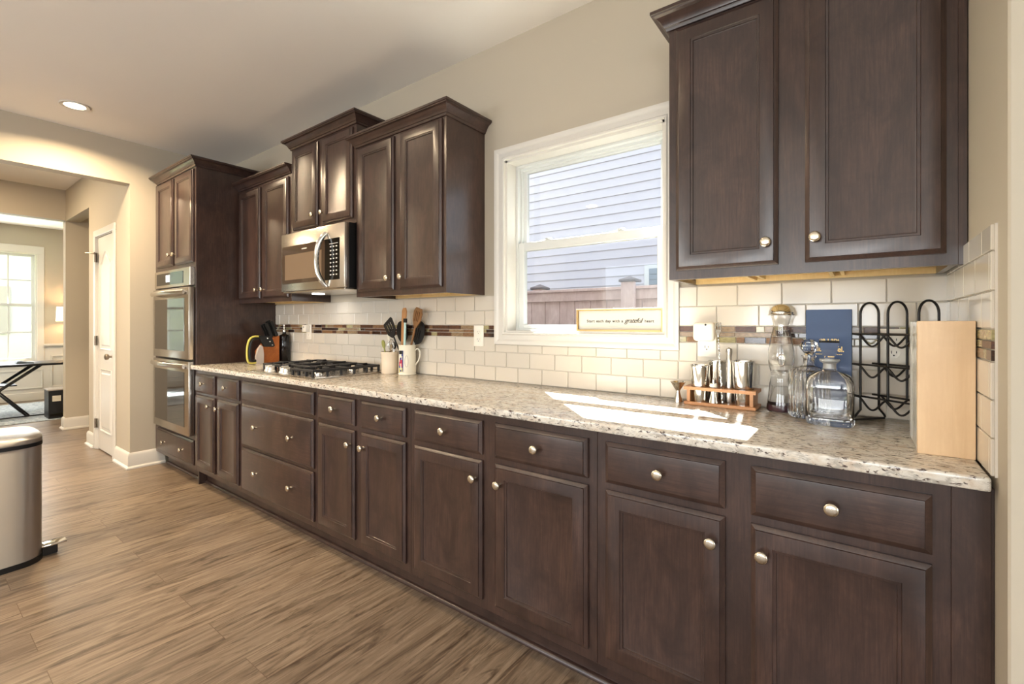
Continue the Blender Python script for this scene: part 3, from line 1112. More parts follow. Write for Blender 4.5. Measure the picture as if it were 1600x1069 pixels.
def text(body, parent, loc, size, m, rot=(R(90), 0, 0), shear=0.0, space=1.0, align='LEFT', bold=0.0, name='lettering', ext=0.0002):
    cu = bpy.data.curves.new(name, 'FONT')
    cu.body = body
    cu.size = size
    cu.shear = shear
    cu.space_character = space
    cu.align_x = align
    cu.extrude = ext
    cu.offset = bold
    tmp = bpy.data.objects.new('tmp', cu)
    COL.objects.link(tmp)
    dg = bpy.context.evaluated_depsgraph_get()
    me = bpy.data.meshes.new_from_object(tmp.evaluated_get(dg))
    bpy.data.objects.remove(tmp)
    bpy.data.curves.remove(cu)
    me.name = name
    me.materials.clear()
    me.materials.append(m)
    o = bpy.data.objects.new(name, me)
    COL.objects.link(o)
    if parent:
        o.parent = parent
        o.location = Vector(loc) - wloc(parent)
    o.rotation_euler = rot
    return o


TZ_ = 1.236
text('Start each day with a', sg, (-1.066, SY + 0.0115, TZ_), 0.0185, M['ink'], space=1.16, bold=0.0004)
text('grateful', sg, (-0.872, SY + 0.0115, TZ_ - 0.002), 0.031, M['ink'], shear=0.32, bold=0.0003, space=0.9)
text('heart', sg, (-0.777, SY + 0.0115, TZ_), 0.0175, M['ink'], space=1.15, bold=0.0004)

# ------------------------------------------------------------------ outlets


def outlet(x, z, label, w=0.072, h=0.118, duplex=(0.5, 0.5), plug=None):
    o = thing('wall_outlet', label, 'outlet', (x, -0.01, z))
    B(x - w / 2, x + w / 2, -0.0155, -0.0098, z - h / 2, z + h / 2, bev=0.002, seg=2).build('cover_plate', M['outlet'], o)
    for s in (-1, 1):
        zc = z + s * 0.021
        f = MB().lathe([(0, 0), (0.0165, 0), (0.0165, 0.0015), (0, 0.0015)], (x, -0.0154, zc), 20, 'y').build('receptacle', M['outlet'], o)
        q = MB()
        q.box(x - 0.0075, x - 0.0055, -0.0175, -0.0168, zc - 0.002, zc + 0.007).box(x + 0.0055, x + 0.0075, -0.0175, -0.0168, zc - 0.001, zc + 0.006)
        q.lathe([(0, 0), (0.0025, 0), (0.0025, 0.0007), (0, 0.0007)], (x, -0.0168, zc - 0.008), 10, 'y')
        q.build('slot', M['slot'], f)
    return o


outlet(-3.505, 1.162, 'white outlet behind the cooktop with a square plug in its top socket')
outlet(-1.727, 1.160, 'white duplex outlet in the mosaic band left of the window')
outlet(-0.502, 1.155, 'white outlet above the cocktail stand, right of the window')
outlet(0.086, 1.155, 'white duplex outlet behind the wire wine rack')
q = thing('plug_adapter', 'white square plug adapter in the outlet behind the cooktop', 'plug', (-3.515, -0.02, 1.19))
B(-3.542, -3.488, -0.052, -0.0172, 1.162, 1.216, bev=0.005, seg=2).build('housing', M['outlet'], q)
B(-3.520, -3.510, -0.0528, -0.052, 1.195, 1.205).build('indicator', M['slot'], q)
q = thing('air_freshener', 'rounded white plug-in device above the cocktail stand', 'plug', (-0.505, -0.03, 1.205))
B(-0.548, -0.466, -0.055, -0.0172, 1.160, 1.236, bev=0.014, seg=4).build('housing', M['outlet'], q)
MB().cyl((-0.497, -0.055, 1.226), 0.004, 0.001, 12, 'y').build('vent_hole', M['slot'], q)

# ------------------------------------------------------------------ pantry door
d1 = bpy.data.objects.new('door_1', None)
d1.location = ((DX0 + DX1) / 2, YH, 0)
COL.objects.link(d1)
struct(d1, 'white two-panel arched pantry door in the hall')
dc = MB()
for a in ((DX0 - 0.058, DX0 + 0.004, 0, DZ - 0.004), (DX1 - 0.004, DX1 + 0.058, 0, DZ - 0.004), (DX0 - 0.058, DX1 + 0.058, DZ - 0.004, DZ + 0.058)):
    dc.box(a[0], a[1], YH - 0.018, YH, a[2], a[3], bev=0.004)
dc.box(DX0, DX0 + 0.012, YH - 0.004, YH + 0.12, 0, DZ).box(DX1 - 0.012, DX1, YH - 0.004, YH + 0.12, 0, DZ).box(DX0, DX1, YH - 0.004, YH + 0.12, DZ - 0.012, DZ)
dc.build('casing', M['white'], d1)
sx0, sx1, sy = DX0 + 0.014, DX1 - 0.014, YH + 0.006
sl = MB().box(sx0, sx1, sy, sy + 0.035, 0.012, DZ - 0.014)


def arch(x0, x1, z0, z1, rise, ins):
    xm = (x0 + x1) / 2
    pts = [(x0 + ins, z0 + ins), (x1 - ins, z0 + ins)]
    n = 12
    for i in range(n + 1):
        t = i / n
        x = (x1 - ins) + (x0 - x1 + 2 * ins) * t
        s = abs(2 * t - 1)
        z = z1 - ins + rise * (0.5 + 0.5 * math.cos(math.pi * s)) if rise else z1 - ins
        pts.append((x, z))
    return pts


for z0, z1, rise in ((0.98, 1.80, 0.11), (0.20, 0.79, 0.0)):
    levels = [(0.0, 0.0), (0.010, 0.007), (0.030, 0.009), (0.045, 0.002), (0.06, 0.002)]
    prev = None
    for ins, dep in levels:
        cur = [sl.bm.verts.new((x, sy - 0.008 + dep, z)) for x, z in arch(sx0 + 0.10, sx1 - 0.10, z0, z1, rise, ins)]
        if prev:
            for i in range(len(cur)):
                k = (i + 1) % len(cur)
                sl._f([prev[i], prev[k], cur[k], cur[i]])
        else:
            base_ = [sl.bm.verts.new((x, sy + 0.001, z)) for x, z in arch(sx0 + 0.092, sx1 - 0.092, z0 - 0.0, z1, rise, ins)]
            for i in range(len(cur)):
                k = (i + 1) % len(cur)
                sl._f([base_[i], base_[k], cur[k], cur[i]])
        prev = cur
    sl._f(prev)
sl = sl.build('door_slab', M['white'], d1, angle=25)
MB().lathe([(0, 0), (0.028, 0), (0.028, 0.006), (0.010, 0.010), (0.009, 0.028), (0.024, 0.034), (0.029, 0.046), (0.026, 0.058), (0.012, 0.064), (0, 0.065)], (sx1 - 0.055, sy, 0.925), 20, 'y').build('door_knob', M['bronze'], sl, angle=50)
for hz in (0.255, 1.06, 1.87):
    MB().cyl((DX0 + 0.008, YH - 0.016, hz - 0.045), 0.008, 0.09, 12).box(DX0 - 0.002, DX0 + 0.034, YH - 0.006, YH - 0.0035, hz - 0.045, hz + 0.045).build('hinge', M['bronze'], d1)
MB().tube([(DX0 + 0.008, YH - 0.02, 1.905), (DX0 - 0.02, YH - 0.05, 1.915), (DX0 - 0.055, YH - 0.075, 1.915)], 0.005).tube([(DX0 + 0.008, YH - 0.02, 1.905), (DX0 + 0.05, YH - 0.03, 1.915)], 0.005).build('door_stop', M['bronze'], d1)

# ------------------------------------------------------------------ dining window(s)
for wi, (a, b) in enumerate(DY):
    wd = bpy.data.objects.new('window_%d' % (wi + 2), None)
    wd.location = (XF, (a + b) / 2, 0.62)
    COL.objects.link(wd)
    struct(wd, ('bright dining room window at the far left' if wi == 0 else 'second dining room window beyond the opening'))
    z0, z1 = 0.62, 2.34
    q = MB()
    for y0, y1, c0, c1 in ((a - 0.085, a, z0 - 0.02, z1), (b, b + 0.085, z0 - 0.02, z1), (a - 0.085, b + 0.085, z1, z1 + 0.115)):
        q.box(XF, XF + 0.020, y0, y1, c0, c1, bev=0.004)
    q.box(XF, XF + 0.05, a - 0.09, b + 0.09, z0 - 0.045, z0 - 0.02, bev=0.004)
    q.build('casing', M['white'], wd)

    def yframe(y0, y1, c0, c1, x0, x1, t, muntin=True):
        m = MB()
        m.box(x0, x1, y0, y0 + t, c0, c1).box(x0, x1, y1 - t, y1, c0, c1).box(x0, x1, y0 + t, y1 - t, c0, c0 + t).box(x0, x1, y0 + t, y1 - t, c1 - t, c1)
        if muntin:
            xm = (x0 + x1) / 2
            for k in (1, 2):
                yy = y0 + (y1 - y0) * k / 3
                m.box(xm - 0.006, xm + 0.006, yy - 0.009, yy + 0.009, c0 + t, c1 - t)
            zz = (c0 + c1) / 2
            m.box(xm - 0.0055, xm + 0.0055, y0 + t, y1 - t, zz - 0.009, zz + 0.009)
        return m
    yframe(a, b, z0, z1, XF - 0.14, XF, 0.014, False).build('frame', M['white'], wd, smooth=False)
    s1 = yframe(a + 0.014, b - 0.014, 1.49, z1 - 0.014, XF - 0.10, XF - 0.07, 0.04).build('sash', M['vinyl'], wd, smooth=False)
    B(XF - 0.087, XF - 0.083, a + 0.05, b - 0.05, 1.52, z1 - 0.05).build('pane', M['pane'], s1)
    s2 = yframe(a + 0.014, b - 0.014, z0 + 0.014, 1.535, XF - 0.066, XF - 0.036, 0.04).build('sash', M['vinyl'], wd, smooth=False)
    B(XF - 0.053, XF - 0.049, a + 0.05, b - 0.05, z0 + 0.05, 1.50).build('pane', M['pane'], s2)

# ------------------------------------------------------------------ dining room contents
rg = B(-10.2, -8.2, -3.3, -0.42, 0.0005, 0.011, bev=0.003).build('area_rug', M['rug'])
tag(rg, 'grey blue patterned rug on the dining room floor', 'rug')
tb = thing('folding_table', 'black folding table with crossed legs in the dining room', 'table', (-8.9, -1.2, 0.011))
TT = 0.70
B(-9.25, -8.60, -2.0, -0.36, TT - 0.028, TT, bev=0.006, seg=2).build('tabletop', M['black'], tb)
for xx in (-8.72, -9.12):
    for s in (0.0, 0.028):
        MB().tube([(xx, -0.80 - s, TT - 0.03), (xx, -1.18 - s, 0.36), (xx, -0.915 - s, 0.022)], 0.011, 8).build('leg', M['iron'], tb)
        MB().tube([(xx + 0.02, -1.56 + s, TT - 0.03), (xx + 0.02, -1.20 + s, 0.36), (xx + 0.02, -1.47 + s, 0.022)], 0.011, 8).build('leg', M['iron'], tb)
B(-9.1, -8.74, -1.6, -1.02, 0.415, 0.430, bev=0.003).build('shelf', M['black'], tb)
MB().box(-8.715, -8.685, -1.8, -0.36, 0.0115, 0.026, bev=0.004).build('floor_rail', M['black'], tb)
cl = MB()
pl = []
cl.prism([(-1.03, TT + 0.001), (-0.86, TT + 0.001), (-0.87, TT + 0.012), (-0.93, TT + 0.018), (-0.985, TT + 0.036), (-1.015, TT + 0.03)], -8.95, -8.75, 'yz')
tag(cl.build('folded_cloth', M['sidingdark'], angle=60), 'small grey folded cloth lying on the black table', 'cloth')
bn = thing('storage_bin', 'black fabric storage bin with a white label on the dining floor', 'bin', (-8.4, -0.62, 0.011))
MB().prism([(-8.53, -0.80), (-8.26, -0.80), (-8.26, -0.42), (-8.53, -0.42)], 0.0115, 0.375, 'xy').build('body', M['black'], bn)
B(-8.54, -8.25, -0.81, -0.41, 0.365, 0.385, bev=0.004).build('rim', M['greyp'], bn)
B(-8.26, -8.256, -0.765, -0.685, 0.228, 0.30).build('label_card', M['paper'], bn)
B(-8.26, -8.254, -0.665, -0.53, 0.175, 0.325, bev=0.002).build('mesh_pocket', M['mesh'], bn)
B(-8.26, -8.252, -0.79, -0.43, 0.03, 0.075, bev=0.004).build('lower_ridge', M['blackgloss'], bn)
lp = thing('floor_lamp', 'glowing lamp with a pale shade by the far dining wall', 'lamp', (-10.3, -0.27, 0))
MB().lathe([(0, 0), (0.13, 0), (0.13, 0.012), (0.03, 0.025), (0, 0.025)], (-10.3, -0.27, 0.001), 24).build('base', M['bronze'], lp)
MB().cyl((-10.3, -0.27, 0.026), 0.011, 1.30, 12).build('pole', M['bronze'], lp)
MB().lathe([(0.15, 0), (0.14, 0.23), (0.138, 0.23), (0.148, 0)], (-10.3, -0.27, 1.26), 28).build('lamp_shade', M['shade'], lp)
lamp('lamp_bulb', 'POINT', (-10.3, -0.27, 1.36), 9, WARM, size=0.05)

# ------------------------------------------------------------------ ceiling light
cl1 = thing('ceiling_light', 'round lit recessed ceiling light at the upper left', 'ceiling light', (-4.43, -1.225, CEIL))
MB().lathe([(0.058, 0), (0.082, 0), (0.084, -0.004), (0.080, -0.008), (0.060, -0.006), (0.058, -0.002)], (-4.43, -1.225, CEIL), 32).build('trim_ring', M['white'], cl1)
MB().lathe([(0, 0), (0.059, 0), (0.056, -0.005), (0, -0.006)], (-4.43, -1.225, CEIL - 0.0005), 32).build('lens', M['bulb'], cl1)
for (x, y, e_) in ((-4.43, -1.225, 46), (-2.8, -1.3, 20), (-1.2, -1.3, 4), (-4.43, -3.2, 50), (-2.8, -3.2, 12), (-0.6, -3.4, 4)):  # first lamp serves the visible fixture, the rest are added fill without fixtures
    lamp('recessed_and_fill_lamp', 'AREA', (x, y, CEIL - 0.02), e_, WARM, (0, 0, 0), 0.14, shape='DISK', spread=R(155))
lamp('hall_lamp', 'AREA', (-6.3, -1.9, CEIL - 0.02), 60, WARM, (0, 0, 0), 0.2, shape='DISK')
lamp('dining_fill', 'AREA', (-8.9, -1.6, CEIL - 0.02), 56, (1, 0.9, 0.76), (0, 0, 0), 0.4, shape='DISK')  # added fill lamp to brighten the dining room, no fixture
lamp('passage_fill', 'AREA', (-6.85, 0.3, CEIL - 0.02), 4, WARM, (0, 0, 0), 0.2, shape='DISK')  # added weak fill so the closed passage is not black

# ------------------------------------------------------------------ pedal bin
tc_ = thing('pedal_bin', 'stainless steel pedal bin with black base standing on the plank floor', 'trash can', (-3.58, -1.76, 0))


def rrect(x0, x1, y0, y1, r, bulge=0.0, n=8):
    pts = []
    for cx, cy, a0 in ((x1 - r, y1 - r, 0), (x0 + r, y1 - r, 90), (x0 + r, y0 + r, 180), (x1 - r, y0 + r, 270)):
        for i in range(n + 1):
            a = R(a0 + 90 * i / n)
            pts.append((cx + r * math.cos(a), cy + r * math.sin(a)))
    out = []
    for i in range(len(pts)):
        p, q_ = pts[i], pts[(i + 1) % len(pts)]
        m = 10 if i % (n + 1) == n else 1
        for k in range(m):
            t = k / m
            out.append((p[0] + (q_[0] - p[0]) * t, p[1] + (q_[1] - p[1]) * t))
    xm, ym = (x0 + x1) / 2, (y0 + y1) / 2
    return [(x + bulge * (1 if x > xm else -1) * max(0, 1 - ((y - ym) / ((y1 - y0) / 2)) ** 2), y + bulge * (1 if y > ym else -1) * max(0, 1 - ((x - xm) / ((x1 - x0) / 2)) ** 2)) for x, y in out]


bx = (-3.795, -3.383, -2.02, -1.538)
MB().prism(rrect(*bx, 0.07, 0.022), 0.028, 0.600, 'xy').build('body', M['steelv'], tc_, angle=40)
MB().prism(rrect(bx[0] - 0.004, bx[1] + 0.004, bx[2] - 0.004, bx[3] + 0.004, 0.073, 0.022), 0.0005, 0.028, 'xy').build('base', M['black'], tc_, angle=40)
MB().prism(rrect(bx[0] - 0.003, bx[1] + 0.003, bx[2] - 0.003, bx[3] + 0.003, 0.072, 0.022), 0.600, 0.618, 'xy').build('rim', M['black'], tc_, angle=40)
ld = MB()
prev = None
for ins, z in ((0, 0.618), (-0.002, 0.622), (-0.002, 0.640), (0.006, 0.650), (0.03, 0.654), (0.05, 0.650), (0.10, 0.651)):
    cur = [ld.bm.verts.new((x, y, z)) for x, y in rrect(bx[0] + ins, bx[1] - ins, bx[2] + ins, bx[3] - ins, max(0.02, 0.07 - ins * 0.5), 0.022)]
    if prev and len(prev) == len(cur):
        for i in range(len(cur)):
            k = (i + 1) % len(cur)
            ld._f([prev[i], prev[k], cur[k], cur[i]])
    elif prev:
        ld._f(prev)
    prev = cur
ld._f(prev)
ld.build('lid', M['steelv'], tc_, angle=40)
pdl = MB().box(-3.50, -3.43, -1.530, -1.430, 0.052, 0.064, bev=0.005, seg=2)
pdl.build('pedal', M['chrome'], tc_)
B(-3.485, -3.445, -1.528, -1.465, 0.004, 0.052, bev=0.004).build('pedal_arm', M['black'], tc_)


# ------------------------------------------------------------------ things on the counter
CT = 0.9142


def plate(m, outer, holes, a, b, plane='xy'):
    """polygon with holes, extruded from a to b"""
    bm = bmesh.new()
    es = []
    for loop in [outer] + holes:
        vs = [bm.verts.new((u, v, 0)) for u, v in loop]
        es += [bm.edges.new((vs[i], vs[(i + 1) % len(vs)])) for i in range(len(vs))]
    bmesh.ops.triangle_fill(bm, use_beauty=True, use_dissolve=False, edges=es)

    def P(u, v, w_):
        return {'xz': (u, w_, v), 'yz': (w_, u, v), 'xy': (u, v, w_)}[plane]
    for w_ in (a, b):
        mp_ = {v: m.bm.verts.new(P(v.co.x, v.co.y, w_)) for v in bm.verts}
        for f in bm.faces:
            m._f([mp_[v] for v in f.verts])
        if w_ == a:
            A = mp_
        else:
            Bm = mp_
    for e_ in bm.edges:
        if len(e_.link_faces) == 1:
            u, v = e_.verts
            m._f([A[u], A[v], Bm[v], Bm[u]])
    bm.free()
    return m


def circ(cx, cy, r, n=24, ry=None):
    ry = ry or r
    return [(cx + r * math.cos(2 * math.pi * i / n), cy + ry * math.sin(2 * math.pi * i / n)) for i in range(n)]


# cocktail stand
HOLES = [(-0.508, -0.092, 0.0335), (-0.462, -0.046, 0.0255), (-0.455, -0.106, 0.013), (-0.408, -0.066, 0.0155), (-0.425, -0.098, 0.008), (-0.357, -0.072, 0.0375)]
st = thing('bar_tool_stand', 'bamboo stand holding steel bar tools below the white plug-in', 'stand', (-0.43, -0.07, CT))
B(-0.560, -0.305, -0.130, -0.016, CT, CT + 0.012, bev=0.0015).build('base_board', M['bamboo'], st)
plate(MB(), [(-0.560, -0.130), (-0.305, -0.130), (-0.305, -0.016), (-0.560, -0.016)], [circ(x, y, r) for x, y, r in HOLES], CT + 0.058, CT + 0.070).build('top_board', M['bamboo'], st, angle=30)
for x in (-0.550, -0.327):
    B(x, x + 0.012, -0.122, -0.024, CT + 0.012, CT + 0.058).build('post', M['bamboo'], st)


def tin(x, y, r0, r1, h, label, name='shaker_tin', z0=CT + 0.0122):
    m = MB()
    t = 0.0012
    m.lathe([(0, 0), (r0, 0), (r0 + (r1 - r0) * 0.2, h * 0.12), (r1 - 0.001, h - 0.008), (r1 + 0.0005, h - 0.003), (r1, h), (r1 - t, h), (r1 - 0.002 - t, h - 0.008), (r0 - t, 0.004), (0, 0.004)], (x, y, z0), 40)
    o = m.build(name, M['chrome'], angle=50)
    return tag(o, label, 'cocktail shaker')


tin(-0.508, -0.092, 0.0265, 0.0365, 0.142, 'short wide steel shaker tin at the left end of the bar stand')
tin(-0.462, -0.046, 0.0185, 0.0275, 0.158, 'slim steel tin half hidden behind the wide left shaker tin')
tin(-0.357, -0.072, 0.0285, 0.0400, 0.164, 'tall steel shaker tin at the right end of the bar stand')
m = MB().lathe([(0, 0), (0.0135, 0), (0.0145, 0.004), (0.0135, 0.05), (0.0105, 0.10), (0.0105, 0.18), (0.0125, 0.195), (0.0115, 0.207), (0, 0.2125)], (-0.408, -0.066, CT + 0.0122), 24)
tag(m.build('muddler', M['steel'], angle=50), 'rounded steel muddler rod standing beside the tall right tin', 'muddler')
bf = thing('bar_fork', 'long twisted steel bar fork rising above the stand', 'bar spoon', (-0.425, -0.098, CT + 0.0122))
m = MB()
pts = []
for i in range(60):
    t = i / 59
    pts.append((-0.425 - 0.016 * t + 0.0011 * math.cos(t * 70), -0.098 + 0.004 * t + 0.0011 * math.sin(t * 70), CT + 0.013 + 0.262 * t))
m.tube(pts, 0.0034, 6)
m.build('twisted_stem', M['chrome'], bf, angle=60)
m = MB()
fxz = (-0.441, CT + 0.275)
m.prism([(fxz[0] - 0.003, fxz[1] - 0.004), (fxz[0] + 0.003, fxz[1] - 0.004), (fxz[0] + 0.010, fxz[1] + 0.012), (fxz[0] + 0.010, fxz[1] + 0.018), (fxz[0] - 0.010, fxz[1] + 0.018), (fxz[0] - 0.010, fxz[1] + 0.012)], -0.0955, -0.0925, 'xz')
for dx in (-0.0085, 0.0, 0.0085):
    m.box(fxz[0] + dx - 0.0024, fxz[0] + dx + 0.0024, -0.0953, -0.0927, fxz[1] + 0.0175, fxz[1] + 0.046, bev=0.0006)
m.build('fork_head', M['chrome'], bf)
bp = thing('bottle_pourer', 'small steel pourer with a white collar at the front of the bar stand', 'pourer', (-0.455, -0.106, CT + 0.0122))
MB().lathe([(0, 0), (0.0165, 0), (0.0085, 0.043), (0.0085, 0.060), (0, 0.060)], (-0.455, -0.106, CT + 0.0122), 24).build('cone', M['chrome'], bp, angle=50)
MB().lathe([(0, 0), (0.0135, 0), (0.0145, 0.004), (0.0135, 0.014), (0, 0.015)], (-0.455, -0.106, CT + 0.0724), 24).build('collar', M['ivory'], bp, angle=50)
MB().tube([(-0.455, -0.106, CT + 0.087), (-0.455, -0.106, CT + 0.098), (-0.457, -0.110, CT + 0.108)], [0.005, 0.0035, 0.003], 10).build('spout', M['chrome'], bp)
m = MB().lathe([(0, 0.0), (0.0185, 0.0), (0.0185, 0.001), (0.0078, 0.040), (0.0078, 0.044), (0.0305, 0.080), (0.0312, 0.081), (0.0300, 0.0805), (0.0065, 0.044), (0, 0.043)], (-0.596, -0.085, CT), 32)
tag(m.build('jigger', M['chrome'], angle=30), 'small steel hourglass jigger standing left of the bar tool stand', 'jigger')

# hourglass bottle with dome stopper
hb = thing('glass_bottle', 'tall hourglass glass bottle with a domed silver stopper', 'bottle', (-0.233, -0.064, CT))
HBC = (-0.233, -0.064, CT)
MB().lathe([(0, 0.0), (0.044, 0), (0.0462, 0.006), (0.0450, 0.022), (0.037, 0.10), (0.0325, 0.130), (0.0345, 0.142), (0.041, 0.166), (0.0435, 0.19), (0.042, 0.22), (0.036, 0.26), (0.028, 0.29), (0.0245, 0.306), (0.026, 0.320), (0.031, 0.338), (0.0335, 0.346),
            (0.031, 0.346), (0.0285, 0.338), (0.022, 0.31), (0.033, 0.26), (0.0385, 0.22), (0.040, 0.19), (0.0375, 0.166), (0.030, 0.144), (0, 0.140)], HBC, 48).build('glass_body', M['glass'], hb, angle=60)
MB().lathe([(0.0432, 0.012), (0.0468, 0.003), (0.0470, 0.010), (0.0461, 0.024), (0.0455, 0.024)], HBC, 40).build('dark_base_band', M['smoke'], hb, angle=60)
MB().lathe([(0, 0.3465), (0.043, 0.3465), (0.0435, 0.350), (0.0405, 0.352), (0.040, 0.360), (0.033, 0.376), (0.020, 0.386), (0, 0.389)], HBC, 40).build('dome_stopper', M['chrome'], hb, angle=40)
m = MB()
m.lathe([(0.0135, 0), (0.0155, 0.0012), (0.0175, 0)], (0, 0, 0), 24, 'y', mtx=Matrix.Translation((-0.227, -0.1082, CT + 0.187)) @ Matrix.Diagonal((0.75, 1, 1.35, 1)))
m.build('medallion', M['steel'], hb)

# ribbed decanter
rd = thing('ribbed_decanter', 'ribbed cylindrical glass decanter with a faceted ball stopper', 'decanter', (-0.143, -0.126, CT))
RC = (-0.143, -0.126, CT)


def ribs(a, h):
    return 1 + (0.032 * math.cos(a * 26) if 0.01 < h < 0.152 else 0)


MB().lathe([(0, 0), (0.058, 0), (0.0605, 0.006), (0.0596, 0.012), (0.0596, 0.06), (0.0596, 0.11), (0.0596, 0.150), (0.0595, 0.157), (0.050, 0.164), (0.028, 0.169), (0.0185, 0.175), (0.0165, 0.185), (0.0165, 0.198), (0.022, 0.202), (0.0225, 0.206), (0.0215, 0.209),
            (0.013, 0.209), (0.0125, 0.198), (0.0135, 0.180), (0.024, 0.166), (0.047, 0.159), (0.0555, 0.150), (0.0562, 0.05), (0.055, 0.018), (0, 0.015)], RC, 240, rfun=lambda a, h: ribs(a, h)).build('glass_body', M['glass'], rd, angle=70)
m = MB()
m.lathe([(0, 0.2095), (0.012, 0.2095), (0.013, 0.214), (0.018, 0.220), (0.0265, 0.232), (0.0275, 0.240), (0.0245, 0.252), (0.014, 0.262), (0, 0.265)], RC, 10)
m.build('ball_stopper', M['glass'], rd, smooth=False)

# square shouldered decanter
sd = thing('square_decanter', 'square shouldered clear glass decanter with a frosted neck and cut stopper', 'decanter', (-0.080, -0.232, CT))
SC = (-0.080, -0.232, CT)


def sq(a, h):
    if h > 0.1665:
        return 1.0
    n = 5.0
    k = 0.66
    return 1.0 / ((abs(math.cos(a)) ** n + (abs(math.sin(a)) / k) ** n) ** (1 / n))


MB().lathe([(0, 0), (0.058, 0), (0.0625, 0.005), (0.0635, 0.012), (0.0635, 0.118), (0.0615, 0.138), (0.054, 0.154), (0.038, 0.164), (0.0188, 0.169), (0.0172, 0.176), (0.0168, 0.192), (0.0255, 0.1985), (0.0272, 0.203), (0.0255, 0.207),
            (0.0135, 0.207), (0.0130, 0.190), (0.0140, 0.174), (0.032, 0.1600), (0.050, 0.149), (0.0575, 0.134), (0.0592, 0.116), (0.0592, 0.03), (0.054, 0.022), (0, 0.020)], SC, 64, rfun=sq).build('glass_body', M['glass'], sd, angle=60)
m = MB()
for z0, z1, a, b in ((0.2075, 0.216, 0.0125, 0.0135), (0.216, 0.260, 0.0175, 0.0265), (0.260, 0.270, 0.0265, 0.0245)):
    A = [m.bm.verts.new((SC[0] + sx * a, SC[1] + sy_ * a, CT + z0)) for sx, sy_ in ((-1, -1), (1, -1), (1, 1), (-1, 1))]
    C_ = [m.bm.verts.new((SC[0] + sx * b, SC[1] + sy_ * b, CT + z1)) for sx, sy_ in ((-1, -1), (1, -1), (1, 1), (-1, 1))]
    m._f(A[::-1])
    m._f(C_)
    for i in range(4):
        k = (i + 1) % 4
        m._f([A[i], A[k], C_[k], C_[i]])
m.build('cut_stopper', M['glass'], sd, smooth=False)
MB().lathe([(0.0176, 0.176), (0.0174, 0.192), (0.0262, 0.1987), (0.0279, 0.203), (0.0262, 0.2068)], SC, 40).build('frosted_neck', M['frost'], sd, angle=50)

# navy gift box with gold lettering
bb = thing('gift_box', 'tall navy blue box with gold lettering behind the glass decanters', 'box', (-0.0905, -0.05, CT))
B(-0.1570, -0.0255, -0.061, -0.013, CT, 1.2795, bev=0.001).build('carton', M['navy'], bb)
t = text('Blue Label.', bb, (-0.0905, -0.0612, 1.135), 0.0250, M['gold'], align='CENTER', bold=0.0006)
t.scale = (0.80, 1.0, 1.0)
m = MB()
for i in range(14):
    xx = -0.128 + i * 0.0055
    m.box(xx, xx + 0.0042, -0.0616, -0.0609, 1.124, 1.1262)
m.build('fine_print', M['gold'], bb)

# wire wine rack
wr = thing('wine_rack', 'black wire wine rack with three arches beside the navy box', 'wine rack', (0.09, -0.127, CT))
WA, WC = Vector((0.022, -0.070, 0)), Vector((0.158, -0.186, 0))
wa = (WC - WA).normalized()
wfv = Vector((-wa.y, wa.x, 0))


def wp(c, s, z):
    q_ = c + wfv * s
    return (q_.x, q_.y, z)


W = 0.0035
for i in range(3):
    c = WA.lerp(WC, i / 2)
    hw = 0.0375
    zb = 0.950 if i != 1 else 0.996
    pts = [wp(c, -hw, zb + (1.262 - zb) * k / 4) for k in range(5)]
    pts += [wp(c, -hw * math.cos(math.pi * k / 12), 1.262 + hw * math.sin(math.pi * k / 12)) for k in range(1, 12)]
    pts += [wp(c, hw, 1.262 - (1.262 - zb) * k / 4) for k in range(5)]
    if i != 1:
        pts = [wp(c, -0.002, CT + W), wp(c, -0.064, CT + W), wp(c, -0.068, CT + 0.008), wp(c, -0.058, CT + 0.016)] + pts + [wp(c, 0.058, CT + 0.016), wp(c, 0.0635, CT + 0.008), wp(c, 0.060, CT + W), wp(c, -0.002, CT + W)]
    MB().tube(pts, W, 8).build('arch', M['wire'], wr, angle=60)
L_ = (WC - WA).length
for z in (1.197, 1.098, 0.994):
    for s in (-1, 1):
        off_ = s * 0.0375
        e0, e1 = WA - wa * 0.022, WC + wa * 0.018
        MB().tube([wp(e0, off_, z), wp(e1, off_, z)], W * 0.9, 8).build('rail', M['wire'], wr)
        pts = []
        for k in range(37):
            t = k / 36
            ph = (t * 2) % 1.0 if k < 36 else 1.0
            dip = 0.5 - 0.5 * math.cos(2 * math.pi * ph)
            pts.append(wp(WA.lerp(WC, t), off_ + s * 0.007, z - 0.002 - 0.036 * dip ** 0.8))
        pts = [wp(e0, off_ + s * 0.007, z)] + pts + [wp(e1, off_ + s * 0.007, z)]
        MB().tube(pts, W * 0.9, 8).build('cradle', M['wire'], wr, angle=60)

# pale board and marble box at the right end
wb = thing('board_box', 'tall pale wooden board with marbled sides standing against the right wall', 'board', (0.162, -0.38, CT))
B(0.110, 0.213, -0.492, -0.472, CT, 1.238, bev=0.001).build('wood_front', M['paleboard'], wb)
B(0.1105, 0.2125, -0.4718, -0.458, CT, 1.237).build('white_edge', M['vinyl'], wb)
B(0.111, 0.212, -0.4578, -0.330, CT, 1.236, bev=0.001).build('marble_block', M['marble'], wb)
B(0.1105, 0.2125, -0.3298, -0.262, CT, 1.237, bev=0.001).build('back_board', M['vinyl'], wb)

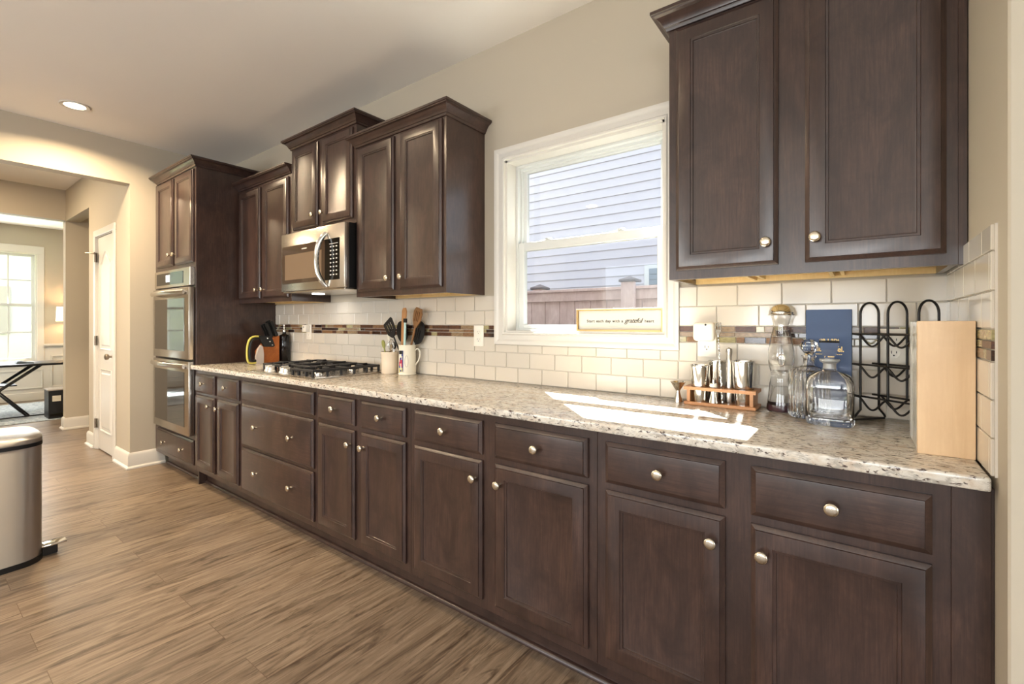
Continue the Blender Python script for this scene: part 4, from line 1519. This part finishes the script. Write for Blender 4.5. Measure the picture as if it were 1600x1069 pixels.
# knife block with its knives
kb = MB().prism([(-0.114, CT), (-0.114, 1.130), (-0.186, 1.106), (-0.262, 1.010), (-0.250, CT)], -3.87, -3.77, 'yz')
bmesh.ops.bevel(kb.bm, geom=kb.bm.edges[:], offset=0.003, segments=2, affect='EDGES')
tag(kb.build('knife_block', M['blockwood']), 'orange brown wooden knife block next to the tall oven cabinet', 'knife block')
kn = [(-3.782, 0.00, 0.128), (-3.797, 0.022, 0.118), (-3.812, 0.002, 0.135), (-3.828, 0.025, 0.122), (-3.846, 0.004, 0.128), (-3.860, 0.026, 0.112)]
klab = ['black handled knife nearest the room in the knife block', 'black knife, second from the room in the knife block', 'black knife, third from the room and longest in the block',
        'black knife, fourth from the room in the knife block', 'black knife, fifth from the room in the knife block', 'black handled knife farthest from the room in the knife block']
for (x, sh, ln), lab in zip(kn, klab):
    k = thing('kitchen_knife', lab, 'knife', (x, -0.16, 1.12), 'black handled knives in the wooden block')
    by, bz = -0.128 - sh * 1.6, 1.1285 - sh * 0.55
    d = Vector((0, -0.36, 0.933))
    n_ = Vector((0, d.z, -d.y))
    def kp(a_, b_):
        p = Vector((0, by, bz)) + d * a_ + n_ * b_
        return (p.y, p.z)
    MB().prism([kp(0.0, -0.009), kp(0.012, -0.011), kp(ln * 0.5, -0.0095), kp(ln * 0.92, -0.012), kp(ln, -0.007), kp(ln, 0.006), kp(ln * 0.9, 0.010), kp(ln * 0.45, 0.008), kp(0.012, 0.010), kp(0.0, 0.009)], x - 0.006, x + 0.006, 'yz').build('handle', M['black'], k)
    MB().prism([kp(0.004, 0.0088), kp(0.012, 0.0112), kp(ln * 0.45, 0.0092), kp(ln * 0.9, 0.0112), kp(ln * 0.9, 0.0095), kp(ln * 0.45, 0.0072), kp(0.012, 0.0095)], x - 0.0022, x + 0.0022, 'yz').build('tang', M['chrome'], k)
kt = thing('hand_sharpener', 'black tool with a yellow green loop handle in front of the knife block', 'kitchen tool', (-3.75, -0.27, CT))
MB().prism([(-0.290, 1.135), (-0.192, 1.128), (-0.165, 1.052), (-0.178, 1.042), (-0.245, 1.046), (-0.275, 1.095)], -3.766, -3.738, 'yz').build('body', M['black'], kt)
m = MB()
for y, z in ((-0.222, 1.112), (-0.205, 1.086), (-0.186, 1.058)):
    m.lathe([(0, 0), (0.0055, 0), (0.0045, 0.0015), (0, 0.0018)], (-3.7375, y, z), 12, 'x')
m.build('rivet', M['chrome'], kt)
hp = smooth_path([(-3.752, -0.275, 1.128), (-3.752, -0.325, 1.126), (-3.752, -0.358, 1.096), (-3.752, -0.372, 1.02), (-3.752, -0.366, 0.945), (-3.752, -0.345, 0.923), (-3.752, -0.292, 0.926)], 6)
MB().tube(hp, 0.0075, 10).build('loop_handle', M['lime'], kt, angle=60)
hp = smooth_path([(-3.752, -0.275, 1.110), (-3.752, -0.315, 1.108), (-3.752, -0.340, 1.085), (-3.752, -0.352, 1.02), (-3.752, -0.347, 0.955), (-3.752, -0.330, 0.940), (-3.752, -0.300, 0.942)], 6)
MB().tube(hp, 0.0105, 10).build('inner_grip', M['black'], kt, angle=60)
MB().prism([(-0.305, CT), (-0.252, CT), (-0.250, 0.99), (-0.258, 1.045), (-0.272, 1.06), (-0.292, 1.03), (-0.308, 0.97)], -3.766, -3.740, 'yz').build('foot', M['greyp'], kt)
pb = thing('pump_bottle', 'black glass pump bottle standing behind the knife block', 'bottle', (-3.80, -0.060, CT))
MB().lathe([(0, 0), (0.038, 0), (0.041, 0.004), (0.041, 0.205), (0.036, 0.218), (0.016, 0.226), (0.0135, 0.232), (0.0135, 0.245), (0, 0.245)], (-3.80, -0.060, CT), 32).build('bottle_body', M['amber'], pb, angle=50)
m = MB().lathe([(0, 0.2452), (0.015, 0.2452), (0.015, 0.258), (0.005, 0.262), (0.0045, 0.292), (0.009, 0.294), (0.009, 0.303), (0, 0.304)], (-3.80, -0.060, CT), 20)
m.tube([(-3.80, -0.060, CT + 0.299), (-3.80, -0.090, CT + 0.298), (-3.80, -0.102, CT + 0.290)], 0.0042, 8)
m.build('pump', M['nickel'], pb, angle=50)

# utensil crock and pitcher
CC = (-2.392, -0.104, CT)
m = MB().lathe([(0, 0), (0.049, 0), (0.052, 0.004), (0.053, 0.07), (0.0545, 0.12), (0.0565, 0.124), (0.0565, 0.136), (0.0535, 0.1375), (0.051, 0.130), (0.049, 0.02), (0, 0.014)], CC, 40)
tag(m.build('utensil_crock', M['cream'], angle=40), 'plain cream ceramic crock of small utensils right of the cooktop', 'crock')
PC = Vector((-2.252, -0.082, CT))
ph = thing('utensil_pitcher', 'tall ivory pitcher with a colourful print holding wooden spoons', 'pitcher', PC)
MB().lathe([(0, 0), (0.053, 0), (0.055, 0.003), (0.055, 0.008), (0.0525, 0.011), (0.0545, 0.018), (0.0525, 0.10), (0.0515, 0.16), (0.0535, 0.178), (0.0545, 0.183), (0.0525, 0.184), (0.049, 0.160), (0.0495, 0.02), (0, 0.014)], PC, 40).build('pitcher_body', M['ivory'], ph, angle=50)
hd = Vector((0.86, 0.50, 0)).normalized()


def hpnt(o, z):
    q_ = PC + hd * o
    return (q_.x, q_.y, CT + z)


MB().tube(smooth_path([hpnt(0.049, 0.150), hpnt(0.066, 0.160), hpnt(0.080, 0.145), hpnt(0.081, 0.115), hpnt(0.071, 0.085), hpnt(0.058, 0.068), hpnt(0.051, 0.060)], 5), 0.0058, 10, flat=(1.3, 0.8)).build('handle', M['ivory'], ph, angle=60)


def curved_patch(m, c, r, a0, a1, z0, z1, n=6):
    A = []
    for k in range(n + 1):
        a = R(a0 + (a1 - a0) * k / n)
        A.append((c.x + r * math.cos(a), c.y + r * math.sin(a)))
    rin = r - 0.003
    Bn = [(c.x + (x - c.x) * rin / r, c.y + (y - c.y) * rin / r) for x, y in A]
    m.prism(A + Bn[::-1], z0, z1, 'xy')
    return m


pn = MB().use(M['blue'])
curved_patch(pn, PC, 0.0562, -102, -68, CT + 0.022, CT + 0.150)
pp = pn.build('printed_panel', None, ph, angle=30)
pm = MB()
rg2 = random.Random(5)
for i, (mm, a, z, da, dz) in enumerate((('red', -92, 0.075, 5, 0.018), ('ivory', -96, 0.098, 4, 0.016), ('ivory', -84, 0.052, 4, 0.02), ('lime', -95, 0.030, 4, 0.014), ('red', -78, 0.072, 5, 0.022), ('ivory', -88, 0.118, 9, 0.010), ('black', -85, 0.139, 15, 0.010), ('greyp', -76, 0.105, 4, 0.012), ('lime', -75, 0.034, 3, 0.012))):
    pm.use(M[mm])
    curved_patch(pm, PC, 0.0568, a - da, a + da, CT + z - dz, CT + z + dz, 3)
pm.build('print_shapes', None, pp, angle=30)
em = MB().use(M['greyp'])
pts = []
for k in range(24):
    a = 2 * math.pi * k / 24
    ang = R(-46 + 11 * math.cos(a))
    pts.append((PC.x + 0.0540 * math.cos(ang), PC.y + 0.0540 * math.sin(ang), CT + 0.085 + 0.034 * math.sin(a)))
em.tube(pts, 0.0014, 5, closed=True)
em.build('oval_emblem', None, ph)


def stick_matrix(p0, p1):
    """local z runs from p0 to p1"""
    p0, p1 = Vector(p0), Vector(p1)
    d = (p1 - p0)
    x = Vector((1, 0, 0)) - d.normalized() * d.normalized().x
    x.normalize()
    z = d.normalized()
    y = z.cross(x)
    m_ = Matrix((x, y, z)).transposed().to_4x4()
    return Matrix.Translation(p0) @ m_, d.length


def utensil(name, label, p0, p1, r, head=None, holes=(), th=0.004, mh='black', ms_=None, cat='utensil'):
    """handle bar from p0 to p1 with a flat head outline (u, v) standing on the end of the handle"""
    T, L = stick_matrix(p0, p1)
    o = thing(name, label, cat, p0)
    h = MB()
    h.tube([T @ Vector((0, 0, L * k / 6)) for k in range(7)], r, 8)
    h.build('handle', M[ms_ or mh], o, angle=60)
    if head:
        q_ = MB()
        plate(q_, head, list(holes), -th / 2, th / 2, 'xz')
        bmesh.ops.transform(q_.bm, matrix=T @ Matrix.Translation((0, 0, L)), verts=q_.bm.verts[:])
        q_.build('head', M[mh], o, angle=30)
    return o


def rr(u0, u1, v0, v1):
    return [(u0, v0), (u1, v0), (u1, v1), (u0, v1)]


P0 = (PC.x + 0.028, PC.y - 0.010, CT + 0.022)
utensil('slotted_turner', 'black slotted turner leaning left out of the ivory pitcher', (PC.x + 0.03, PC.y - 0.022, CT + 0.018), (-2.350, -0.110, 1.150), 0.005,
        [(-0.014, -0.005), (0.014, -0.005), (0.044, 0.03), (0.048, 0.105), (0.038, 0.117), (-0.042, 0.110), (-0.048, 0.10), (-0.042, 0.03)], [rr(-0.024, -0.016, 0.035, 0.092), rr(-0.004, 0.004, 0.035, 0.092), rr(0.016, 0.024, 0.035, 0.092)])
utensil('serving_spoon', 'large black serving spoon behind the flat wooden spoon', (PC.x + 0.02, PC.y + 0.012, CT + 0.018), (-2.318, -0.050, 1.115), 0.005,
        circ(0, 0.068, 0.046, 24, 0.072), th=0.010)
utensil('wooden_spatula', 'flat light wooden spatula standing upright in the ivory pitcher', (PC.x - 0.034, PC.y - 0.020, CT + 0.018), (-2.283, -0.094, 1.120), 0.0075,
        [(-0.009, -0.02), (0.009, -0.02), (0.020, 0.08), (0.028, 0.185), (0.018, 0.207), (-0.004, 0.207), (-0.014, 0.19), (-0.013, 0.08)], th=0.006, mh='spoonwood')
utensil('slotted_wooden_spoon', 'darker slotted wooden spoon leaning right in the ivory pitcher', (PC.x - 0.02, PC.y + 0.004, CT + 0.018), (-2.186, -0.075, 1.215), 0.0065,
        [(-0.010, -0.01), (0.010, -0.01), (0.034, 0.034), (0.040, 0.084), (0.026, 0.113), (-0.024, 0.113), (-0.038, 0.086), (-0.032, 0.034)], [rr(-0.018, -0.012, 0.03, 0.092), rr(-0.003, 0.003, 0.03, 0.092), rr(0.012, 0.018, 0.03, 0.092)], th=0.006, mh='spoondark')
utensil('black_skimmer', 'round black skimmer hanging low at the right of the pitcher', (PC.x - 0.01, PC.y + 0.028, CT + 0.018), (-2.214, -0.046, 1.110), 0.005,
        circ(0.006, 0.066, 0.050, 28, 0.074), [rr(-0.018, -0.012, 0.03, 0.085), rr(-0.001, 0.005, 0.02, 0.095), rr(0.016, 0.022, 0.03, 0.085)], th=0.006)
utensil('teal_stick', 'pale teal made-up stick at the front of the pitcher', (PC.x + 0.012, PC.y - 0.036, CT + 0.018), (-2.222, -0.124, 1.235), 0.0075,
        rr(-0.011, 0.011, 0.0, 0.025), th=0.012, mh='black', ms_='teal')  # stick made up for a pale teal gleam by the pitcher handle
utensil('vegetable_peeler', 'olive green handled peeler in the cream crock', (CC[0] + 0.012, CC[1] - 0.02, CT + 0.018), (-2.416, -0.130, 1.078), 0.005,
        circ(0, 0.022, 0.014, 16, 0.026), th=0.008, mh='olive')
utensil('white_spreader', 'thin white spreader, tallest in the cream crock', (CC[0] + 0.01, CC[1] + 0.015, CT + 0.018), (-2.418, -0.090, 1.115), 0.0035,
        [(-0.004, -0.005), (0.004, -0.005), (0.010, 0.02), (0.008, 0.055), (-0.006, 0.058), (-0.010, 0.02)], th=0.003, mh='ivory')
wk = thing('wire_whisk', 'small steel wire whisk at the right of the cream crock', 'whisk', (CC[0] - 0.01, CC[1], CT + 0.018))
MB().tube([(CC[0] - 0.012, CC[1] - 0.004, CT + 0.018), (-2.378, -0.106, 1.058)], 0.005, 8).build('handle', M['chrome'], wk)
for k in range(4):
    a = math.pi * k / 4
    m = MB()
    pts = []
    for i in range(17):
        t = math.pi * 2 * i / 16 - math.pi / 2
        ww = 0.020 * math.cos(t)
        pts.append((-2.378 + ww * math.cos(a), -0.106 + ww * math.sin(a), 1.058 + 0.036 + 0.036 * math.sin(t)))
    m.tube(pts, 0.0012, 5)
    m.build('wire_loop', M['chrome'], wk, angle=80)
utensil('measuring_spoon', 'black headed spoon at the back of the cream crock', (CC[0] - 0.005, CC[1] + 0.03, CT + 0.018), (-2.398, -0.066, 1.068), 0.0035,
        circ(0, 0.02, 0.017, 18, 0.024), th=0.006, mh='black', ms_='chrome')
utensil('kitchen_tongs', 'slim steel tongs leaning right out of the cream crock', (CC[0] - 0.028, CC[1] - 0.018, CT + 0.018), (-2.355, -0.124, 1.080), 0.0042,
        rr(-0.006, 0.006, 0.0, 0.020), th=0.010, mh='chrome', ms_='nickel')

# ------------------------------------------------------------------ outside the kitchen window
struct(B(-40, 20, 0.16, 40, -0.42, -0.30).build('ground', M['lawn']))
struct(B(-60, -10.72, -30, 0.16, -0.62, -0.50).build('ground_front', M['grass']))
fn = thing('wooden_fence', 'weathered wooden privacy fence outside the kitchen window', 'fence', (-2.5, 2.0, -0.3))
FY = 2.0
pk = MB()
x = -7.0
rg3 = random.Random(3)
while x < 1.5:
    pk.box(x + 0.003, x + 0.147 + 0.02, FY + rg3.uniform(0, 0.004), FY + 0.02, -0.28, 1.50, bev=0.002)
    x += 0.17
pk.build('pickets', M['fence'], fn)
MB().box(-7.0, 1.5, FY - 0.022, FY + 0.0, 1.445, 1.535, bev=0.003).box(-7.0, 1.5, FY - 0.04, FY + 0.06, 1.535, 1.562, bev=0.003).build('top_rail', M['fence'], fn)
for px_ in (-1.66, -4.06):
    p = B(px_ - 0.062, px_ + 0.062, FY - 0.085, FY - 0.0415, -0.299, 1.60, bev=0.004).build('post', M['fence'], fn)
    m = MB().box(px_ - 0.078, px_ + 0.078, FY - 0.10, FY + 0.05, 1.6005, 1.622, bev=0.003)
    A = [m.bm.verts.new((px_ + sx * 0.075, FY - 0.025 + sy_ * 0.073, 1.622)) for sx, sy_ in ((-1, -1), (1, -1), (1, 1), (-1, 1))]
    tp = m.bm.verts.new((px_, FY - 0.025, 1.655))
    for i in range(4):
        m._f([A[i], A[(i + 1) % 4], tp])
    m.build('post_cap', M['fencecap'], p)
f2 = thing('fence_posts_beyond', 'capped posts of the fence return seen beyond the fence at left', 'fence', (-2.9, 2.4, -0.3))
for px_, py_ in ((-2.84, 2.30), (-2.93, 3.2)):
    p = B(px_ - 0.06, px_ + 0.06, py_ - 0.06, py_ + 0.06, -0.299, 1.60, bev=0.004).build('post', M['fence'], f2)
    m = MB().box(px_ - 0.08, px_ + 0.08, py_ - 0.08, py_ + 0.08, 1.6005, 1.622, bev=0.003)
    A = [m.bm.verts.new((px_ + sx * 0.075, py_ + sy_ * 0.075, 1.622)) for sx, sy_ in ((-1, -1), (1, -1), (1, 1), (-1, 1))]
    tp = m.bm.verts.new((px_, py_, 1.66))
    for i in range(4):
        m._f([A[i], A[(i + 1) % 4], tp])
    m.build('post_cap', M['fencecap'], p)
nh = thing('neighbor_house', 'neighbouring house with pale lap siding seen through the kitchen window', 'house', (-4, 5.5, -0.3))
HYs = 5.5
sd_ = MB()
z = -0.29
EXP = 0.155
while z < 8.6:
    sd_.prism([(HYs - 0.022, z), (HYs + 0.02, z), (HYs + 0.02, z + EXP), (HYs - 0.004, z + EXP)], -12, 4, 'yz')
    z += EXP
sd_.box(-12, 4, HYs + 0.02, HYs + 0.3, -0.295, 8.6)  # height beyond the view is raised to shade the ground between
sd_.build('siding', M['siding'], nh, smooth=False)
MB().prism([(HYs - 0.35, 8.58), (HYs + 4.0, 10.0), (HYs + 8.0, 8.58)], -12.3, 4.3, 'yz').build('roof', M['roof'], nh)
sw = MB().box(-2.86, -2.60, HYs - 0.06, HYs - 0.024, 0.6, 2.18, bev=0.004).build('window_trim', M['vinyl'], nh)
sh = MB()
for k in range(16):
    zz = 0.75 + k * 0.085
    sh.box(-2.77, -2.43, HYs - 0.075, HYs - 0.062, zz, zz + 0.075, bev=0.003)
sh.box(-2.78, -2.42, HYs - 0.062, HYs - 0.0605, 0.72, 2.12)
sh.build('shutter', M['sidingdark'], nh)
# across the street, seen through the dining room window
h2 = thing('street_house', 'pale house across the street beyond the dining room window', 'house', (-22, -4, -0.5))
q = MB()
z = -0.49
while z < 4.6:
    q.prism([(-20.0, z), (-20.04, z), (-20.02, z + 0.18), (-20.0, z + 0.18)], -14, 6, 'xz', mtx=None)
    z += 0.18
q.box(-20.6, -20.02, -14, 6, -0.495, 4.6)
q.build('siding', M['vinyl'], h2, smooth=False)
m = MB().prism([(-19.6, 4.6), (-23, 6.2), (-26, 4.6)], -14.3, 6.3, 'xz')
m.build('roof', M['roof'], h2)
wv = MB()
for y0 in (-2.2, -0.8, 1.2):
    wv.box(-19.98, -19.94, y0, y0 + 0.9, 0.9, 2.3)
wv.build('window', M['greyp'], h2)
sb = thing('garden_shrub', 'round green shrub on the lawn beyond the dining room window', 'shrub', (-14.5, -1.7, -0.5))
m = MB()
rg4 = random.Random(9)
bmesh.ops.create_icosphere(m.bm, subdivisions=4, radius=0.55)
for v in m.bm.verts:
    n_ = v.co.normalized()
    v.co = n_ * (0.55 + rg4.uniform(-0.06, 0.05))
    v.co.z *= 0.85
    v.co += Vector((-14.5, -1.7, -0.06))
m.build('foliage', M['leaf'], sb, angle=10)
